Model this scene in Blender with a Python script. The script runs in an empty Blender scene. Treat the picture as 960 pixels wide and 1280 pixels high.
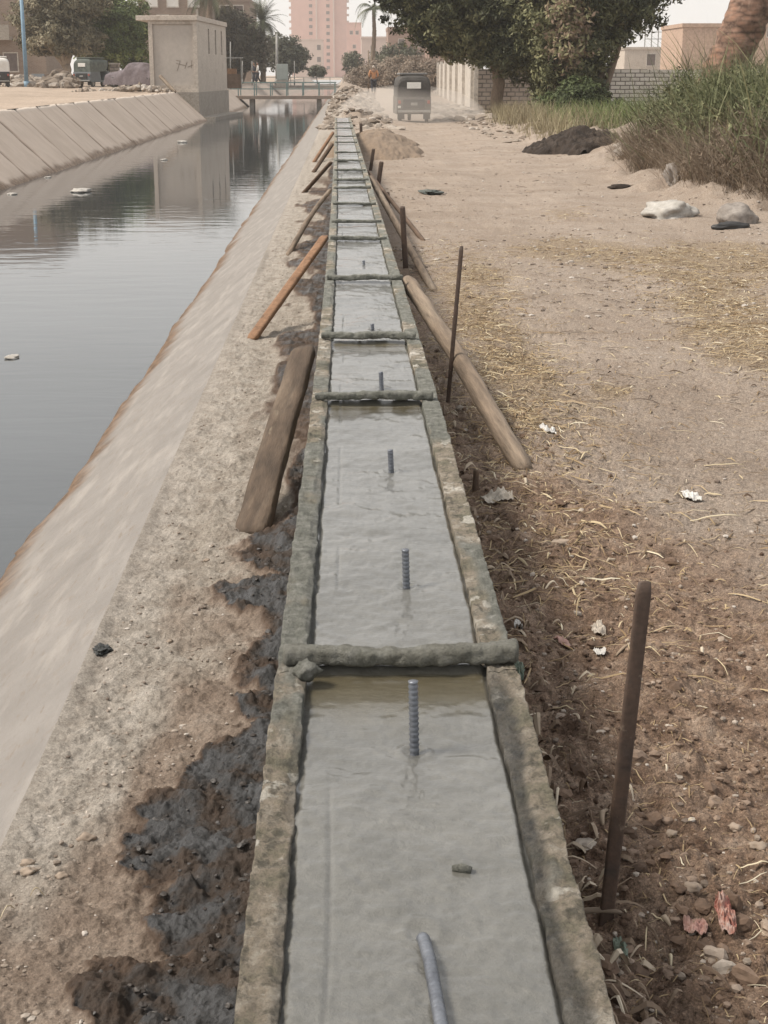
import bpy, bmesh, math
import numpy as np
from mathutils import Vector, Matrix, Euler, Quaternion
R = math.radians
sc = bpy.context.scene
COL = sc.collection
rng = np.random.default_rng(7)

# ---------------------------------------------------------------- camera
H = 1.70
PITCH, YAW = 16.06, -1.45
cam_d = bpy.data.cameras.new('camera'); cam = bpy.data.objects.new('camera', cam_d); COL.objects.link(cam)
cam.location = (0, 0, H)
cam.rotation_euler = (R(90 - PITCH), 0, R(YAW))
cam_d.sensor_fit = 'VERTICAL'; cam_d.sensor_height = 24; cam_d.sensor_width = 18; cam_d.lens = 24 * 1900 / 1280
cam_d.clip_start = 0.05; cam_d.clip_end = 5000
sc.camera = cam
# ---------------------------------------------------------------- sky, sun, exposure
SUN_EL, SUN_AZ = 52, 262        # azimuth clockwise from +Y
w = bpy.data.worlds.new('World'); sc.world = w; w.use_nodes = True
nt = w.node_tree; nt.nodes.clear()
sky = nt.nodes.new('ShaderNodeTexSky'); sky.sky_type = 'NISHITA'; sky.sun_disc = False
sky.sun_elevation = R(SUN_EL); sky.sun_rotation = R(SUN_AZ); sky.dust_density = 0.4; sky.air_density = 1.5; sky.ozone_density = 1.0
hs = nt.nodes.new('ShaderNodeHueSaturation'); hs.inputs['Saturation'].default_value = 0.18
# thin overcast veil over the blue sky
veil = nt.nodes.new('ShaderNodeMix'); veil.data_type = 'RGBA'; veil.inputs[7].default_value = (4.75, 4.68, 4.62, 1)
tc = nt.nodes.new('ShaderNodeTexCoord'); cn = nt.nodes.new('ShaderNodeTexNoise'); cn.inputs['Scale'].default_value = 2.2; cn.inputs['Detail'].default_value = 5
nt.links.new(tc.outputs['Generated'], cn.inputs['Vector'])
cm = nt.nodes.new('ShaderNodeMapRange'); [setattr(cm.inputs[i + 1], 'default_value', v) for i, v in enumerate((.3, .7, .5, .85))]
nt.links.new(cn.outputs['Fac'], cm.inputs[0]); nt.links.new(cm.outputs[0], veil.inputs[0])
bg = nt.nodes.new('ShaderNodeBackground'); bg.inputs['Strength'].default_value = 0.1
wo = nt.nodes.new('ShaderNodeOutputWorld')
nt.links.new(sky.outputs[0], hs.inputs['Color']); nt.links.new(hs.outputs[0], veil.inputs[6]); nt.links.new(veil.outputs[2], bg.inputs['Color']); nt.links.new(bg.outputs[0], wo.inputs[0])
sd = bpy.data.lights.new('sun', 'SUN'); sun = bpy.data.objects.new('sun', sd); COL.objects.link(sun)
sd.energy = 2.6; sd.angle = R(16); sd.color = (1.0, 0.91, 0.79)
_az, _el = R(SUN_AZ), R(SUN_EL)
sdir = Vector((math.sin(_az) * math.cos(_el), math.cos(_az) * math.cos(_el), math.sin(_el)))
sun.rotation_euler = sdir.to_track_quat('Z', 'Y').to_euler(); sun.location = (0, 0, 60)
sc.view_settings.view_transform = 'Standard'; sc.view_settings.look = 'None'
sc.view_settings.exposure = 0.78; sc.view_settings.gamma = 1.0; sc.view_settings.use_curve_mapping = False
sc.cycles.max_bounces = 6; sc.cycles.diffuse_bounces = 3; sc.cycles.glossy_bounces = 3; sc.cycles.transparent_max_bounces = 8
sc.cycles.volume_bounces = 2; sc.cycles.caustics_reflective = False; sc.cycles.caustics_refractive = False
sc.cycles.use_denoising = True

# ---------------------------------------------------------------- survey helpers: where a sight line meets a level or a distance
_M = cam.rotation_euler.to_matrix()
def ray(px, py): return _M @ Vector(((px - 480) / 1900, -(py - 640) / 1900, -1))
def G(px, py, z=0.0):
    d = ray(px, py); t = (z - H) / d.z
    return Vector((d.x * t, d.y * t, z))
def P(px, py, Y):
    d = ray(px, py); t = Y / d.y
    return Vector((d.x * t, Y, H + d.z * t))

# ---------------------------------------------------------------- noise in numpy
def _h(ix, iy, iz, seed):
    a = (ix.astype(np.int64) * 374761393 + iy.astype(np.int64) * 668265263 + iz.astype(np.int64) * 2147483647 + seed * 974634777) & 0xFFFFFFFF
    a = ((a ^ (a >> 13)) * 1274126177) & 0xFFFFFFFF
    a = ((a ^ (a >> 16)) * 2246822519) & 0xFFFFFFFF
    return ((a ^ (a >> 15)) & 0xFFFFFF) / float(0xFFFFFF)
def vn(x, y, z=None, seed=0):
    x = np.asarray(x, float); y = np.asarray(y, float)
    z = np.zeros_like(x) if z is None else np.asarray(z, float)
    ix, iy, iz = np.floor(x), np.floor(y), np.floor(z)
    fx, fy, fz = x - ix, y - iy, z - iz
    fx, fy, fz = [f * f * f * (f * (f * 6 - 15) + 10) for f in (fx, fy, fz)]
    r = 0
    for dz in ((0, 1) if np.any(fz > 0) else (0,)):
        wz = fz if dz else 1 - fz
        for dx in (0, 1):
            wx = fx if dx else 1 - fx
            for dy in (0, 1):
                wy = fy if dy else 1 - fy
                r = r + wx * wy * wz * _h(ix + dx, iy + dy, iz + dz, seed)
    return r * 2 - 1
def fbm(x, y, z=None, o=4, seed=0, g=0.5):
    a, s, f = 1.0, 0, 1.0
    for i in range(o):
        s = s + a * vn(np.asarray(x) * f, np.asarray(y) * f, None if z is None else np.asarray(z) * f, seed + i * 17); a *= g; f *= 2.03
    return s
def ss(a, b, x):
    t = np.clip((x - a) / (b - a), 0, 1); return t * t * (3 - 2 * t)

# ---------------------------------------------------------------- objects
def tag(o, label=None, cat=None, group=None, kind=None):
    if label: o['label'] = label
    if cat: o['category'] = cat
    if group: o['group'] = group
    if kind: o['kind'] = kind
    return o
def link(name, me, m=None, parent=None, loc=None):
    o = bpy.data.objects.new(name, me); COL.objects.link(o)
    if m is not None and me is not None: me.materials.append(m)
    if parent: o.parent = parent
    if loc is not None: o.location = loc
    return o
def empty(name, loc=(0, 0, 0), rz=0.0):
    o = bpy.data.objects.new(name, None); COL.objects.link(o); o.location = loc; o.rotation_euler = (0, 0, rz)
    o.empty_display_size = 0.1
    return o
def npmesh(name, V, F, smooth=True, attrs=None):
    V = np.asarray(V, np.float32); F = np.asarray(F, np.int32)
    me = bpy.data.meshes.new(name)
    n, k = F.shape
    me.vertices.add(len(V)); me.vertices.foreach_set('co', V.ravel())
    me.loops.add(n * k); me.loops.foreach_set('vertex_index', F.ravel())
    me.polygons.add(n); me.polygons.foreach_set('loop_start', np.arange(0, n * k, k, dtype=np.int32))
    me.update(calc_edges=True)
    me.polygons.foreach_set('use_smooth', np.full(n, smooth))
    for an, av in (attrs or {}).items():
        av = np.asarray(av, np.float32)
        if av.ndim == 1:
            a = me.attributes.new(an, 'FLOAT', 'POINT'); a.data.foreach_set('value', av)
        else:
            a = me.attributes.new(an, 'FLOAT_COLOR', 'POINT')
            c = np.ones((len(V), 4), np.float32); c[:, :av.shape[1]] = av; a.data.foreach_set('color', c.ravel())
    return me
def gridF(r, c, wrap=False):
    i = np.arange(r - 1)[:, None]; j = np.arange(c if wrap else c - 1)[None, :]
    a = i * c + j; b = i * c + (j + 1) % c
    return np.stack([a, b, b + c, a + c], -1).reshape(-1, 4)
def grid(name, X, Y, Z, m, flip=False, attrs=None, parent=None, smooth=True):
    r, c = X.shape
    F = gridF(r, c)
    if flip: F = F[:, ::-1]
    me = npmesh(name, np.stack([X, Y, Z], -1).reshape(-1, 3), F, smooth, attrs)
    return link(name, me, m, parent)
def bmo(name, bm, m, parent=None, smooth=False, loc=None):
    me = bpy.data.meshes.new(name); bmesh.ops.recalc_face_normals(bm, faces=bm.faces); bm.to_mesh(me); bm.free()
    if smooth: me.polygons.foreach_set('use_smooth', [True] * len(me.polygons))
    return link(name, me, m, parent, loc)
def box(bm, x0, x1, y0, y1, z0, z1, bev=0.0, mtx=None):
    r = bmesh.ops.create_cube(bm, size=1.0)
    vs = r['verts']
    for v in vs: v.co = Vector((x0 + (v.co.x + .5) * (x1 - x0), y0 + (v.co.y + .5) * (y1 - y0), z0 + (v.co.z + .5) * (z1 - z0)))
    if mtx is not None:
        for v in vs: v.co = mtx @ v.co
    if bev > 0:
        es = list({e for v in vs for e in v.link_edges})
        bmesh.ops.bevel(bm, geom=es, offset=bev, segments=2, affect='EDGES', profile=0.5)
def tube(pts, rad, n=8, sx=1.0, noise=0.0, seed=1, caps=True, up=Vector((0, 0, 1)), nf=8.0):
    """verts+quads of a tube along pts; rad scalar or list; sx flattens across `side`."""
    pts = [Vector(p) for p in pts]; V = []
    dd_ = pts[-1] - pts[0]
    if abs(dd_.z) > .7 * dd_.length: up = Vector((0, 1, 0))
    rad = [rad] * len(pts) if np.isscalar(rad) else rad
    for i, p in enumerate(pts):
        t = (pts[min(i + 1, len(pts) - 1)] - pts[max(i - 1, 0)]).normalized()
        s = t.cross(up)
        if s.length < 1e-3: s = t.cross(Vector((0, 1, 0)))
        s.normalize(); u = s.cross(t)
        for k in range(n):
            a = 2 * math.pi * k / n
            V.append(p + s * math.cos(a) * rad[i] + u * math.sin(a) * rad[i] * sx)
    F = gridF(len(pts), n, True)
    V = np.array([list(v) for v in V])
    if noise:
        C = np.repeat(np.array([list(p) for p in pts]), n, 0)
        d = 1 + noise * fbm(V[:, 0] * nf, V[:, 1] * nf, V[:, 2] * nf + .01, 3, seed)
        V = C + (V - C) * d[:, None]
    F = F.tolist()
    if caps:
        for e, o in ((0, 1), (len(pts) - 1, -1)):
            c = len(V); V = np.vstack([V, np.array([list(pts[e])])])
            b = e * n
            for k in range(0, n, 1):
                q = [b + k, b + (k + 1) % n, c, c]
                F.append(q[::o] if o == -1 else q)
    return V, F
def fixtri(V, F):      # quads with a doubled vertex become triangles
    bm = bmesh.new(); vs = [bm.verts.new(v) for v in V]
    for f in F:
        ids = list(dict.fromkeys(f))
        try: bm.faces.new([vs[i] for i in ids])
        except ValueError: pass
    return bm
def tubo(name, pts, rad, m, parent=None, smooth=True, **k):
    V, F = tube(pts, rad, **k); return bmo(name, fixtri(V, F), m, parent, smooth)
def rock(name, loc, s, m, seed=1, parent=None, sub=3, amp=0.25, f=1.3, flat=0.0, rz=0.0, smooth=True):
    bm = bmesh.new(); bmesh.ops.create_icosphere(bm, subdivisions=sub, radius=1.0)
    co = np.array([list(v.co) for v in bm.verts])
    d = 1 + amp * fbm(co[:, 0] * f + seed * 3.1, co[:, 1] * f, co[:, 2] * f + .02, 4, seed)
    co = co * d[:, None]
    co[:, 2] = np.where(co[:, 2] < -flat if flat else False, -flat, co[:, 2]) if flat else co[:, 2]
    for v, c in zip(bm.verts, co): v.co = Vector(c) * 1.0
    bmesh.ops.scale(bm, vec=Vector(s), verts=bm.verts)
    bmesh.ops.rotate(bm, cent=(0, 0, 0), matrix=Matrix.Rotation(rz, 3, 'Z'), verts=bm.verts)
    return bmo(name, bm, m, parent, smooth, loc)
def copy_tree(o, parent=None):
    c = o.copy(); COL.objects.link(c); c.parent = parent
    for ch in list(o.children): copy_tree(ch, c)
    return c

# ---------------------------------------------------------------- materials
class NB:
    def __init__(s, name):
        s.m = bpy.data.materials.new(name); s.m.use_nodes = True; s.t = s.m.node_tree; s.n = s.t.nodes; s.n.clear()
        s.out = s.n.new('ShaderNodeOutputMaterial'); s.b = s.n.new('ShaderNodeBsdfPrincipled'); s.l(s.b.outputs[0], s.out.inputs[0])
    def l(s, a, b): s.t.links.new(a, b)
    def set(s, inp, v):
        if hasattr(v, 'links') or isinstance(v, bpy.types.NodeSocket): s.l(v, inp)
        elif isinstance(v, (tuple, list)) and len(v) == 3 and inp.type == 'RGBA': inp.default_value = (*v, 1)
        else: inp.default_value = v
    def coord(s, kind='pos', scale=(1, 1, 1), rot=(0, 0, 0), rnd=False):
        if kind == 'pos': o = s.n.new('ShaderNodeNewGeometry').outputs['Position']
        else: o = s.n.new('ShaderNodeTexCoord').outputs['Object']
        if rnd:
            oi = s.n.new('ShaderNodeObjectInfo'); v = s.n.new('ShaderNodeVectorMath'); v.operation = 'MULTIPLY_ADD'
            cx = s.n.new('ShaderNodeCombineXYZ'); s.l(oi.outputs['Random'], cx.inputs[0]); s.l(oi.outputs['Random'], cx.inputs[1])
            s.l(cx.outputs[0], v.inputs[0]); v.inputs[1].default_value = (37, 91, 17); s.l(o, v.inputs[2]); o = v.outputs[0]
        if scale != (1, 1, 1) or rot != (0, 0, 0):
            mp = s.n.new('ShaderNodeMapping'); s.l(o, mp.inputs[0]); mp.inputs['Scale'].default_value = scale; mp.inputs['Rotation'].default_value = rot; o = mp.outputs[0]
        return o
    def noise(s, vec, scale=5, detail=6, rough=.55, dist=0.0, col=False):
        t = s.n.new('ShaderNodeTexNoise'); s.l(vec, t.inputs['Vector']); t.inputs['Scale'].default_value = scale
        t.inputs['Detail'].default_value = detail; t.inputs['Roughness'].default_value = rough; t.inputs['Distortion'].default_value = dist
        return t.outputs['Color' if col else 'Fac']
    def vor(s, vec, scale=5, feat='F1', out='Distance', rnd=1.0):
        t = s.n.new('ShaderNodeTexVoronoi'); s.l(vec, t.inputs['Vector']); t.inputs['Scale'].default_value = scale; t.feature = feat
        t.inputs['Randomness'].default_value = rnd
        return t.outputs[out]
    def ramp(s, f, stops):
        t = s.n.new('ShaderNodeValToRGB'); s.l(f, t.inputs[0]); e = t.color_ramp.elements
        while len(e) < len(stops): e.new(.5)
        for x, (p, c) in zip(e, stops):
            x.position = p; x.color = (*c, 1) if isinstance(c, (tuple, list)) else (c, c, c, 1)
        return t.outputs[0]
    def mr(s, v, a, b, c=0.0, d=1.0):
        t = s.n.new('ShaderNodeMapRange'); s.set(t.inputs[0], v)
        for i, x in enumerate((a, b, c, d)): s.set(t.inputs[i + 1], x)
        return t.outputs[0]
    def mix(s, f, a, b, mode='MIX'):
        t = s.n.new('ShaderNodeMix'); t.data_type = 'RGBA'; t.blend_type = mode
        s.set(t.inputs[0], f); s.set(t.inputs[6], a); s.set(t.inputs[7], b); return t.outputs[2]
    def math(s, op, a, b=0.0):
        t = s.n.new('ShaderNodeMath'); t.operation = op; s.set(t.inputs[0], a); s.set(t.inputs[1], b); return t.outputs[0]
    def attr(s, name, out='Fac'):
        t = s.n.new('ShaderNodeAttribute'); t.attribute_name = name; return t.outputs[out]
    def sep(s, c):
        t = s.n.new('ShaderNodeSeparateColor'); s.l(c, t.inputs[0]); return t.outputs
    def bump(s, h, strength=.5, dist=.01, prev=None):
        t = s.n.new('ShaderNodeBump'); s.l(h, t.inputs['Height']); t.inputs['Strength'].default_value = strength; t.inputs['Distance'].default_value = dist
        if prev: s.l(prev, t.inputs['Normal'])
        return t.outputs[0]
    def fin(s, col=None, rough=None, normal=None, **k):
        if col is not None: s.set(s.b.inputs['Base Color'], col)
        if rough is not None: s.set(s.b.inputs['Roughness'], rough)
        if normal is not None: s.l(normal, s.b.inputs['Normal'])
        for a, v in k.items(): s.set(s.b.inputs[a.replace('_', ' ')], v)
        return s.m
def mat(name, cols, scale=4, rough=.8, bscale=20, bstr=.4, bdist=.01, vs=(1, 1, 1), kind='obj', fine=.25, spots=None, **k):
    """mottled material: 2-4 colours mixed by noise, a finer grain over them, bump."""
    b = NB(name); c = b.coord(kind, vs, rnd=(kind == 'obj'))
    n1 = b.noise(c, scale, 6, .6)
    st = [(0.28 + .44 * i / max(1, len(cols) - 1), x) for i, x in enumerate(cols)]
    col = b.ramp(n1, st) if len(cols) > 1 else b.mix(0.0, cols[0], cols[0])
    n2 = b.noise(c, bscale, 8, .65)
    g = b.mr(n2, .3, .7, 1 - fine, 1 + fine)
    gm = b.n.new('ShaderNodeCombineColor'); [b.l(g, gm.inputs[i]) for i in range(3)]
    col = b.mix(1.0, col, gm.outputs[0], 'MULTIPLY')
    if spots:
        sf = b.mr(b.noise(c, spots[0], 5, .6), spots[1], spots[1] + .06); col = b.mix(sf, col, spots[2])
    return b.fin(col, rough, b.bump(n2, bstr, bdist), **k)

m_dirt = mat('dry_dirt', [(.30, .215, .15), (.40, .30, .215)], 3, .95, 25, .6, .02, kind='pos')
m_stone = mat('stone', [(.24, .19, .15), (.36, .29, .23)], 2, .9, 18, .5, .01)
m_paint_blue = mat('blue_paint', [(.14, .24, .34), (.20, .31, .40)], 3, .6)
m_white = mat('white_paint', [(.62, .60, .56), (.75, .74, .71)], 2, .5, fine=.08)
m_black = mat('black_vinyl', [(.022, .022, .024), (.04, .038, .036)], 3, .55, 8, .2, .01)
m_rubber = mat('rubber', [(.02, .02, .02), (.035, .033, .03)], 5, .8)
m_metal = mat('grey_metal', [(.20, .20, .19), (.32, .31, .29)], 4, .5)
m_glass = mat('dark_glass', [(.03, .035, .04)], 3, .15, fine=.02, bstr=0)
m_iron = mat('rusty_iron', [(.05, .034, .026), (.085, .055, .04), (.04, .033, .030)], 9, .65, 60, .45, .004, spots=(24, .64, (.17, .13, .10)))
m_bark = mat('bark', [(.13, .095, .07), (.22, .17, .125)], 3, .95, 14, .9, .03, (2, 2, .6))

# ================================================================ GROUND (right bank: ledge, road, verge)
def poly_sd(px, py, poly):
    """signed distance (inside positive) of points to polygon"""
    n = len(poly); d = np.full(px.shape, 1e9); ins = np.zeros(px.shape, bool)
    for i in range(n):
        ax, ay = poly[i]; bx, by = poly[(i + 1) % n]
        ex, ey = bx - ax, by - ay
        t = np.clip(((px - ax) * ex + (py - ay) * ey) / (ex * ex + ey * ey + 1e-12), 0, 1)
        d = np.minimum(d, np.hypot(px - ax - t * ex, py - ay - t * ey))
        c = ((ay > py) != (by > py)) & (px < (bx - ax) * (py - ay) / (by - ay + 1e-12) + ax)
        ins ^= c
    return np.where(ins, d, -d)
def gp(lst): return [tuple(G(a, b))[:2] for a, b in lst]
MUD = [gp(p) for p in (
    [(350, 915), (285, 945), (230, 975), (185, 1015), (155, 1060), (158, 1098), (205, 1112), (188, 1150), (190, 1190), (245, 1185), (165, 1222), (88, 1215), (92, 1245), (112, 1290), (110, 1500), (380, 1500), (380, 1200), (370, 1000)],
    [(298, 690), (332, 662), (400, 630), (410, 690), (372, 722), (320, 712)],
    [(268, 748), (300, 728), (400, 712), (400, 785), (335, 782), (300, 768)],
    [(302, 835), (325, 800), (400, 775), (400, 880), (325, 862)],
    [(296, 885), (320, 872), (400, 865), (400, 925), (305, 914)])]
def beam_edges():
    rows = [1400, 1280, 1100, 950, 830, 700, 600, 500, 420, 345, 300, 250, 200, 165, 147]
    L = [272, 291, 314, 332, 350, 366, 377, 388, 398, 406, 411, 415, 417.5, 418, 418.5]
    Rr = [804, 769, 722, 680, 645, 609, 578, 546, 522, 502, 487, 469, 455, 444, 438]
    Y, A, B = [], [], []
    for r, l, q in zip(rows, L, Rr):
        a, b = G(l, r, .5), G(q, r, .5); Y.append((a.y + b.y) / 2); A.append(a.x); B.append(b.x)
    return np.array(Y), np.array(A), np.array(B)
BY, BA, BB = beam_edges()
# smooth the two edges with a low-order fit, the beam keeps its slight bend
_pa, _pb = np.polyfit(np.log(BY + .5), BA, 3), np.polyfit(np.log(BY + .5), BB, 3)
def bl(y): return np.polyval(_pa, np.log(np.maximum(y, .9) + .5))
def br(y): return np.polyval(_pb, np.log(np.maximum(y, .9) + .5))
YEND = float(G(428, 147, .5).y)

MC = (8.3, 13.5)
def verge(x, y):
    """distance inside the right-hand verge (positive = on the bank)"""
    edge = np.interp(y, [13, 17.5, 18.7, 21.8, 28, 32, 40, 52, 66, 100, 200], [7.5, 6.1, 5.4, 4.8, 5.0, 5.35, 5.4, 5.5, 6.2, 8.5, 16])
    return x - edge + .3 * vn(np.asarray(y) * .6, np.asarray(x) * .3, seed=3)
def hR(x, y):
    x = np.asarray(x, float); y = np.asarray(y, float)
    far = 1 / (1 + (y / 16.) ** 2)
    h = 0.035 * fbm(x * .7, y * .4, o=3, seed=5)
    # soil thrown up beside the form, ledge lumps
    nr = ss(2.2, .5, x) * ss(-.2, .3, x) * ss(16, 5, y)
    h = h + nr * (.026 * fbm(x * 4.5, y * 4.5, o=6, seed=9, g=.62) + .02 + .018 * np.abs(fbm(x * 13, y * 13, o=3, seed=10)))
    led = ss(.1, -.2, x)
    h = h * (1 - led * .5) + led * (.011 * fbm(x * 6, y * 6, o=6, seed=12, g=.65)) * ss(-.8, -.68, x)
    h = h + .007 * fbm(x * 20, y * 20, o=4, seed=21, g=.65) * far
    # wheel-worn road
    h = h - .03 * np.exp(-((x - 2.1 - .015 * y) / .5) ** 2) - .02 * np.exp(-((x - 3.5 - .015 * y) / .45) ** 2)
    # verge bank
    v = verge(x, y)
    h = h + .80 * ss(.1, 1.8, v) * ss(16.5, 19.5, y) * np.interp(y, [18, 30, 38, 60, 150], [1, .9, .35, .12, 0]) + .12 * ss(-.6, .2, v) * ss(14, 18, y) * ss(80, 50, y) * (1 + fbm(x * 2, y * 2, o=3, seed=8))
    # far rise with rubble where the person walks
    h = h + .45 * ss(62, 96, y) * ss(7, 4, x) * ss(-.8, 0, x)
    h = h + .30 * ss(46, 60, y) * np.exp(-((x - .35) / .9) ** 2) * (1 + .7 * fbm(x * 2, y * .8, o=4, seed=31))
    # keep below the form, hold the crest
    inb = ss(0.0, .06, x - bl(y)) * ss(0.0, .06, br(y) - x) * (y < YEND)
    h = h * (1 - inb) - .02 * inb
    cr = crest(y)
    return cr + (h - cr) * ss(XC, XC + .05, x)
XC = -.797
def crest(y): return .004 * fbm(np.asarray(y) * 3.1, np.asarray(y) * 0 + .5, o=4, seed=19)
def mudmask(x, y, halo=False):
    wx = x + .035 * fbm(x * 9, y * 9, o=4, seed=41); wy = y + .05 * fbm(x * 9 + 7, y * 9, o=4, seed=42)
    s = np.full(x.shape, -1.0)
    for p in MUD: s = np.maximum(s, poly_sd(wx, wy, p))
    if halo: return ss(-.11, -.0, s + .04 * fbm(x * 14, y * 10, o=4, seed=47))
    m = ss(-.028, .024, s + .012 * fbm(x * 30, y * 26, o=3, seed=49))
    e = bl(y) - x   # wet strip by the form
    strip = ss(.0, .02, e) * ss(.13, .05, e + .05 * fbm(x * 5, y * 2, o=3, seed=44)) * ss(3.0, 3.6, y)
    st2 = ss(.0, .02, e) * ss(.32, .16, e + .22 * fbm(x * 3, y * 1.1, o=4, seed=46)) * ss(6, 8, y) * ss(30, 20, y)
    return np.maximum(m, np.maximum(strip, st2 * .85))
def build_ground():
    ys = [-4, -3, -2, -1, -.5, 0, .4, .8, 1.1]
    y = 1.2
    while y < 900: ys.append(y); y += max(.0035, min((y * y + 2.9) / (1.7 * 1520) * 1.25, y * .02))
    ys = np.array(ys); nu = 620
    u = np.linspace(0, 1, nu); u = np.concatenate([u * .62, .62 + .38 * (np.arange(1, 101) / 100) ** 1.6])
    wd = np.where(ys > 0, .55 * ys + 2.2, 2.2)
    X = XC + u[None, :] * wd[:, None]; Y = np.repeat(ys[:, None], len(u), 1)
    Z = hR(X, Y)
    near = Y < 31
    mud = np.where(near, mudmask(X, Y), 0) * (X < bl(Y) + .03)
    Z = Z + mud * (.012 + .012 * fbm(X * 17, Y * 17, o=5, seed=50, g=.62)) + .008 * np.clip(mud * (1 - mud) * 4, 0, 1)
    f = Y + 3.4 * (X - .6)
    damp = ss(9.0, 6.6, f + .7 * fbm(X * 1.5, Y * 1.5, o=4, seed=60)) * (X > 0)
    rub = ss(.5, .15, X - br(Y) + .2 * fbm(X * 2, Y * 1.2, o=3, seed=61)) * (X > 0) * ss(22, 11, Y)
    damp = np.maximum(damp, rub * .8)
    # chaff beds on the road
    ch = np.zeros(X.shape)
    for (a, b, rx, ry, k) in CHAFF:
        c = G(a, b); ch = np.maximum(ch, k * np.exp(-(((X - c.x) / rx) ** 2 + ((Y - c.y) / ry) ** 2)))
    ch = ss(.25, .75, ch + .3 * fbm(X * 2.2, Y * 1.6, o=4, seed=63))
    att = np.stack([mud, damp, ch], -1).reshape(-1, 3)
    led = ss(.1, -.2, X) * ss(90, 50, Y)
    cem = led * ss(-.48, -.64, X + .12 * fbm(X * 3, Y * 1.0, o=4, seed=66)) 
    cem = cem * ss(2.7, 3.6, Y + .4 * fbm(X * 4, Y * 2, o=3, seed=68)) * (1 - .55 * ss(6, 9, Y))
    brn = led * ss(5.2, 3.9, Y + .6 * fbm(X * 3, Y * 3, o=3, seed=67)) * (1 - cem)
    brn = np.maximum(brn, np.where(near, mudmask(X, Y, True), 0) * led)
    att2 = np.stack([led, cem, brn], -1).reshape(-1, 3)
    b = NB('ground_soil'); p = b.coord('pos')
    a = b.sep(b.attr('mask', 'Color')); a2 = b.sep(b.attr('mask2', 'Color'))
    nL = b.noise(p, .9, 5, .6); nM = b.noise(p, 9, 7, .65); nF = b.noise(p, 70, 6, .7); nG = b.noise(p, 260, 3, .6)
    road = b.ramp(nL, [(.3, (.325, .258, .205)), (.5, (.40, .328, .270)), (.72, (.465, .392, .332))])
    road = b.mix(b.mr(nM, .46, .68, 0, .6), road, (.32, .245, .188)); road = b.mix(b.mr(b.noise(p, 38, 6, .75), .58, .68, 0, .7), road, (.17, .12, .085))
    pst = b.coord('pos', (1.6, .22, 1)); road = b.mix(b.mr(b.noise(pst, 2.4, 7, .7), .50, .68, 0, .5), road, (.50, .41, .33)); road = b.mix(b.mr(b.noise(p, 5, 8, .78), .55, .66, 0, .4), road, (.28, .21, .158))
    chf = b.ramp(nF, [(.35, (.15, .105, .07)), (.5, (.30, .225, .15)), (.66, (.48, .39, .28))])
    road = b.mix(b.math('MULTIPLY', a[2], b.mr(nF, .3, .55, .5, 1.0)), road, chf)
    soil = b.ramp(nM, [(.3, (.13, .080, .054)), (.45, (.255, .172, .122)), (.58, (.35, .252, .186)), (.72, (.45, .35, .275))])
    col = b.mix(a[1], road, soil)
    ledc = b.ramp(nM, [(.3, (.27, .228, .188)), (.52, (.39, .345, .295)), (.7, (.47, .425, .375))])
    brc = b.ramp(nM, [(.3, (.21, .158, .122)), (.55, (.315, .25, .20)), (.72, (.40, .335, .28))])
    cemc = b.ramp(nM, [(.32, (.33, .288, .245)), (.5, (.44, .395, .345)), (.7, (.52, .475, .425))])
    ledc = b.mix(a2[2], ledc, brc); ledc = b.mix(a2[1], ledc, cemc)
    ledc = b.mix(b.mr(b.noise(p, 30, 5, .7), .60, .68, 0, .6), ledc, (.13, .095, .07))
    sx = b.n.new('ShaderNodeSeparateXYZ'); b.l(p, sx.inputs[0]); ex = b.math('ADD', sx.outputs[0], b.math('MULTIPLY', b.noise(p, 6, 5, .65), .24))
    ledc = b.mix(b.math('MULTIPLY', b.mr(ex, XC + .30, XC + .12), b.mr(sx.outputs[1], 3.2, 5.0)), ledc, b.mix(b.mr(nM, .35, .65), (.33, .29, .25), (.45, .405, .36)))
    col = b.mix(a2[0], col, ledc)
    g = b.mr(nF, .3, .7, .52, 1.42); g2 = b.mr(nG, .32, .68, .62, 1.38); g = b.math('MULTIPLY', g, g2)
    vd = b.vor(p, 130, 'F1'); g = b.math('MULTIPLY', g, b.mr(vd, .0, .5, 1.25, .82)); dk = b.mr(b.vor(p, 55, 'F1'), .10, .16, .45, 1.0); g = b.math('MULTIPLY', g, dk)
    gl_ = b.math('ADD', b.math('MULTIPLY', g, .55), .45); gm_ = b.n.new('ShaderNodeMix'); gm_.data_type = 'FLOAT'; b.l(a2[0], gm_.inputs[0]); b.l(g, gm_.inputs[2]); b.l(gl_, gm_.inputs[3]); g = gm_.outputs[0]
    cc = b.n.new('ShaderNodeCombineColor'); [b.l(g, cc.inputs[i]) for i in range(3)]
    col = b.mix(1.0, col, cc.outputs[0], 'MULTIPLY')
    nW = b.noise(p, 5.5, 5, .6)
    mbr = b.ramp(nM, [(.35, (.085, .056, .039)), (.65, (.155, .108, .079))])
    mudc = b.ramp(nW, [(.34, (.085, .058, .042)), (.46, (.066, .050, .040)), (.54, (.078, .078, .080)), (.7, (.115, .118, .124))])  # upper blue-grey stops paint the sky's reflection into the wet mud
    md = b.math('MULTIPLY', b.mr(nF, .3, .6, .75, 1.0), a[0])
    col = b.mix(b.mr(a[0], .02, .45), col, mbr); col = b.mix(b.mr(md, .5, .85), col, mudc)
    rough = b.mr(a[0], 0, 1, .95, .0); r2 = b.mr(nW, .40, .6, .75, .38)
    rr = b.mix(a[0], (.95, .95, .95), r2)
    n = b.bump(b.noise(p, 24, 8, .72), 1.0, .024); n = b.bump(b.noise(p, 110, 5, .7), .8, .006, n)
    m = b.fin(col, rr, n)
    b.b.inputs['Specular IOR Level'].default_value = .35
    o = grid('ground', X, Y, Z, m, attrs={'mask': att, 'mask2': att2}); tag(o, kind='structure')
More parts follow.
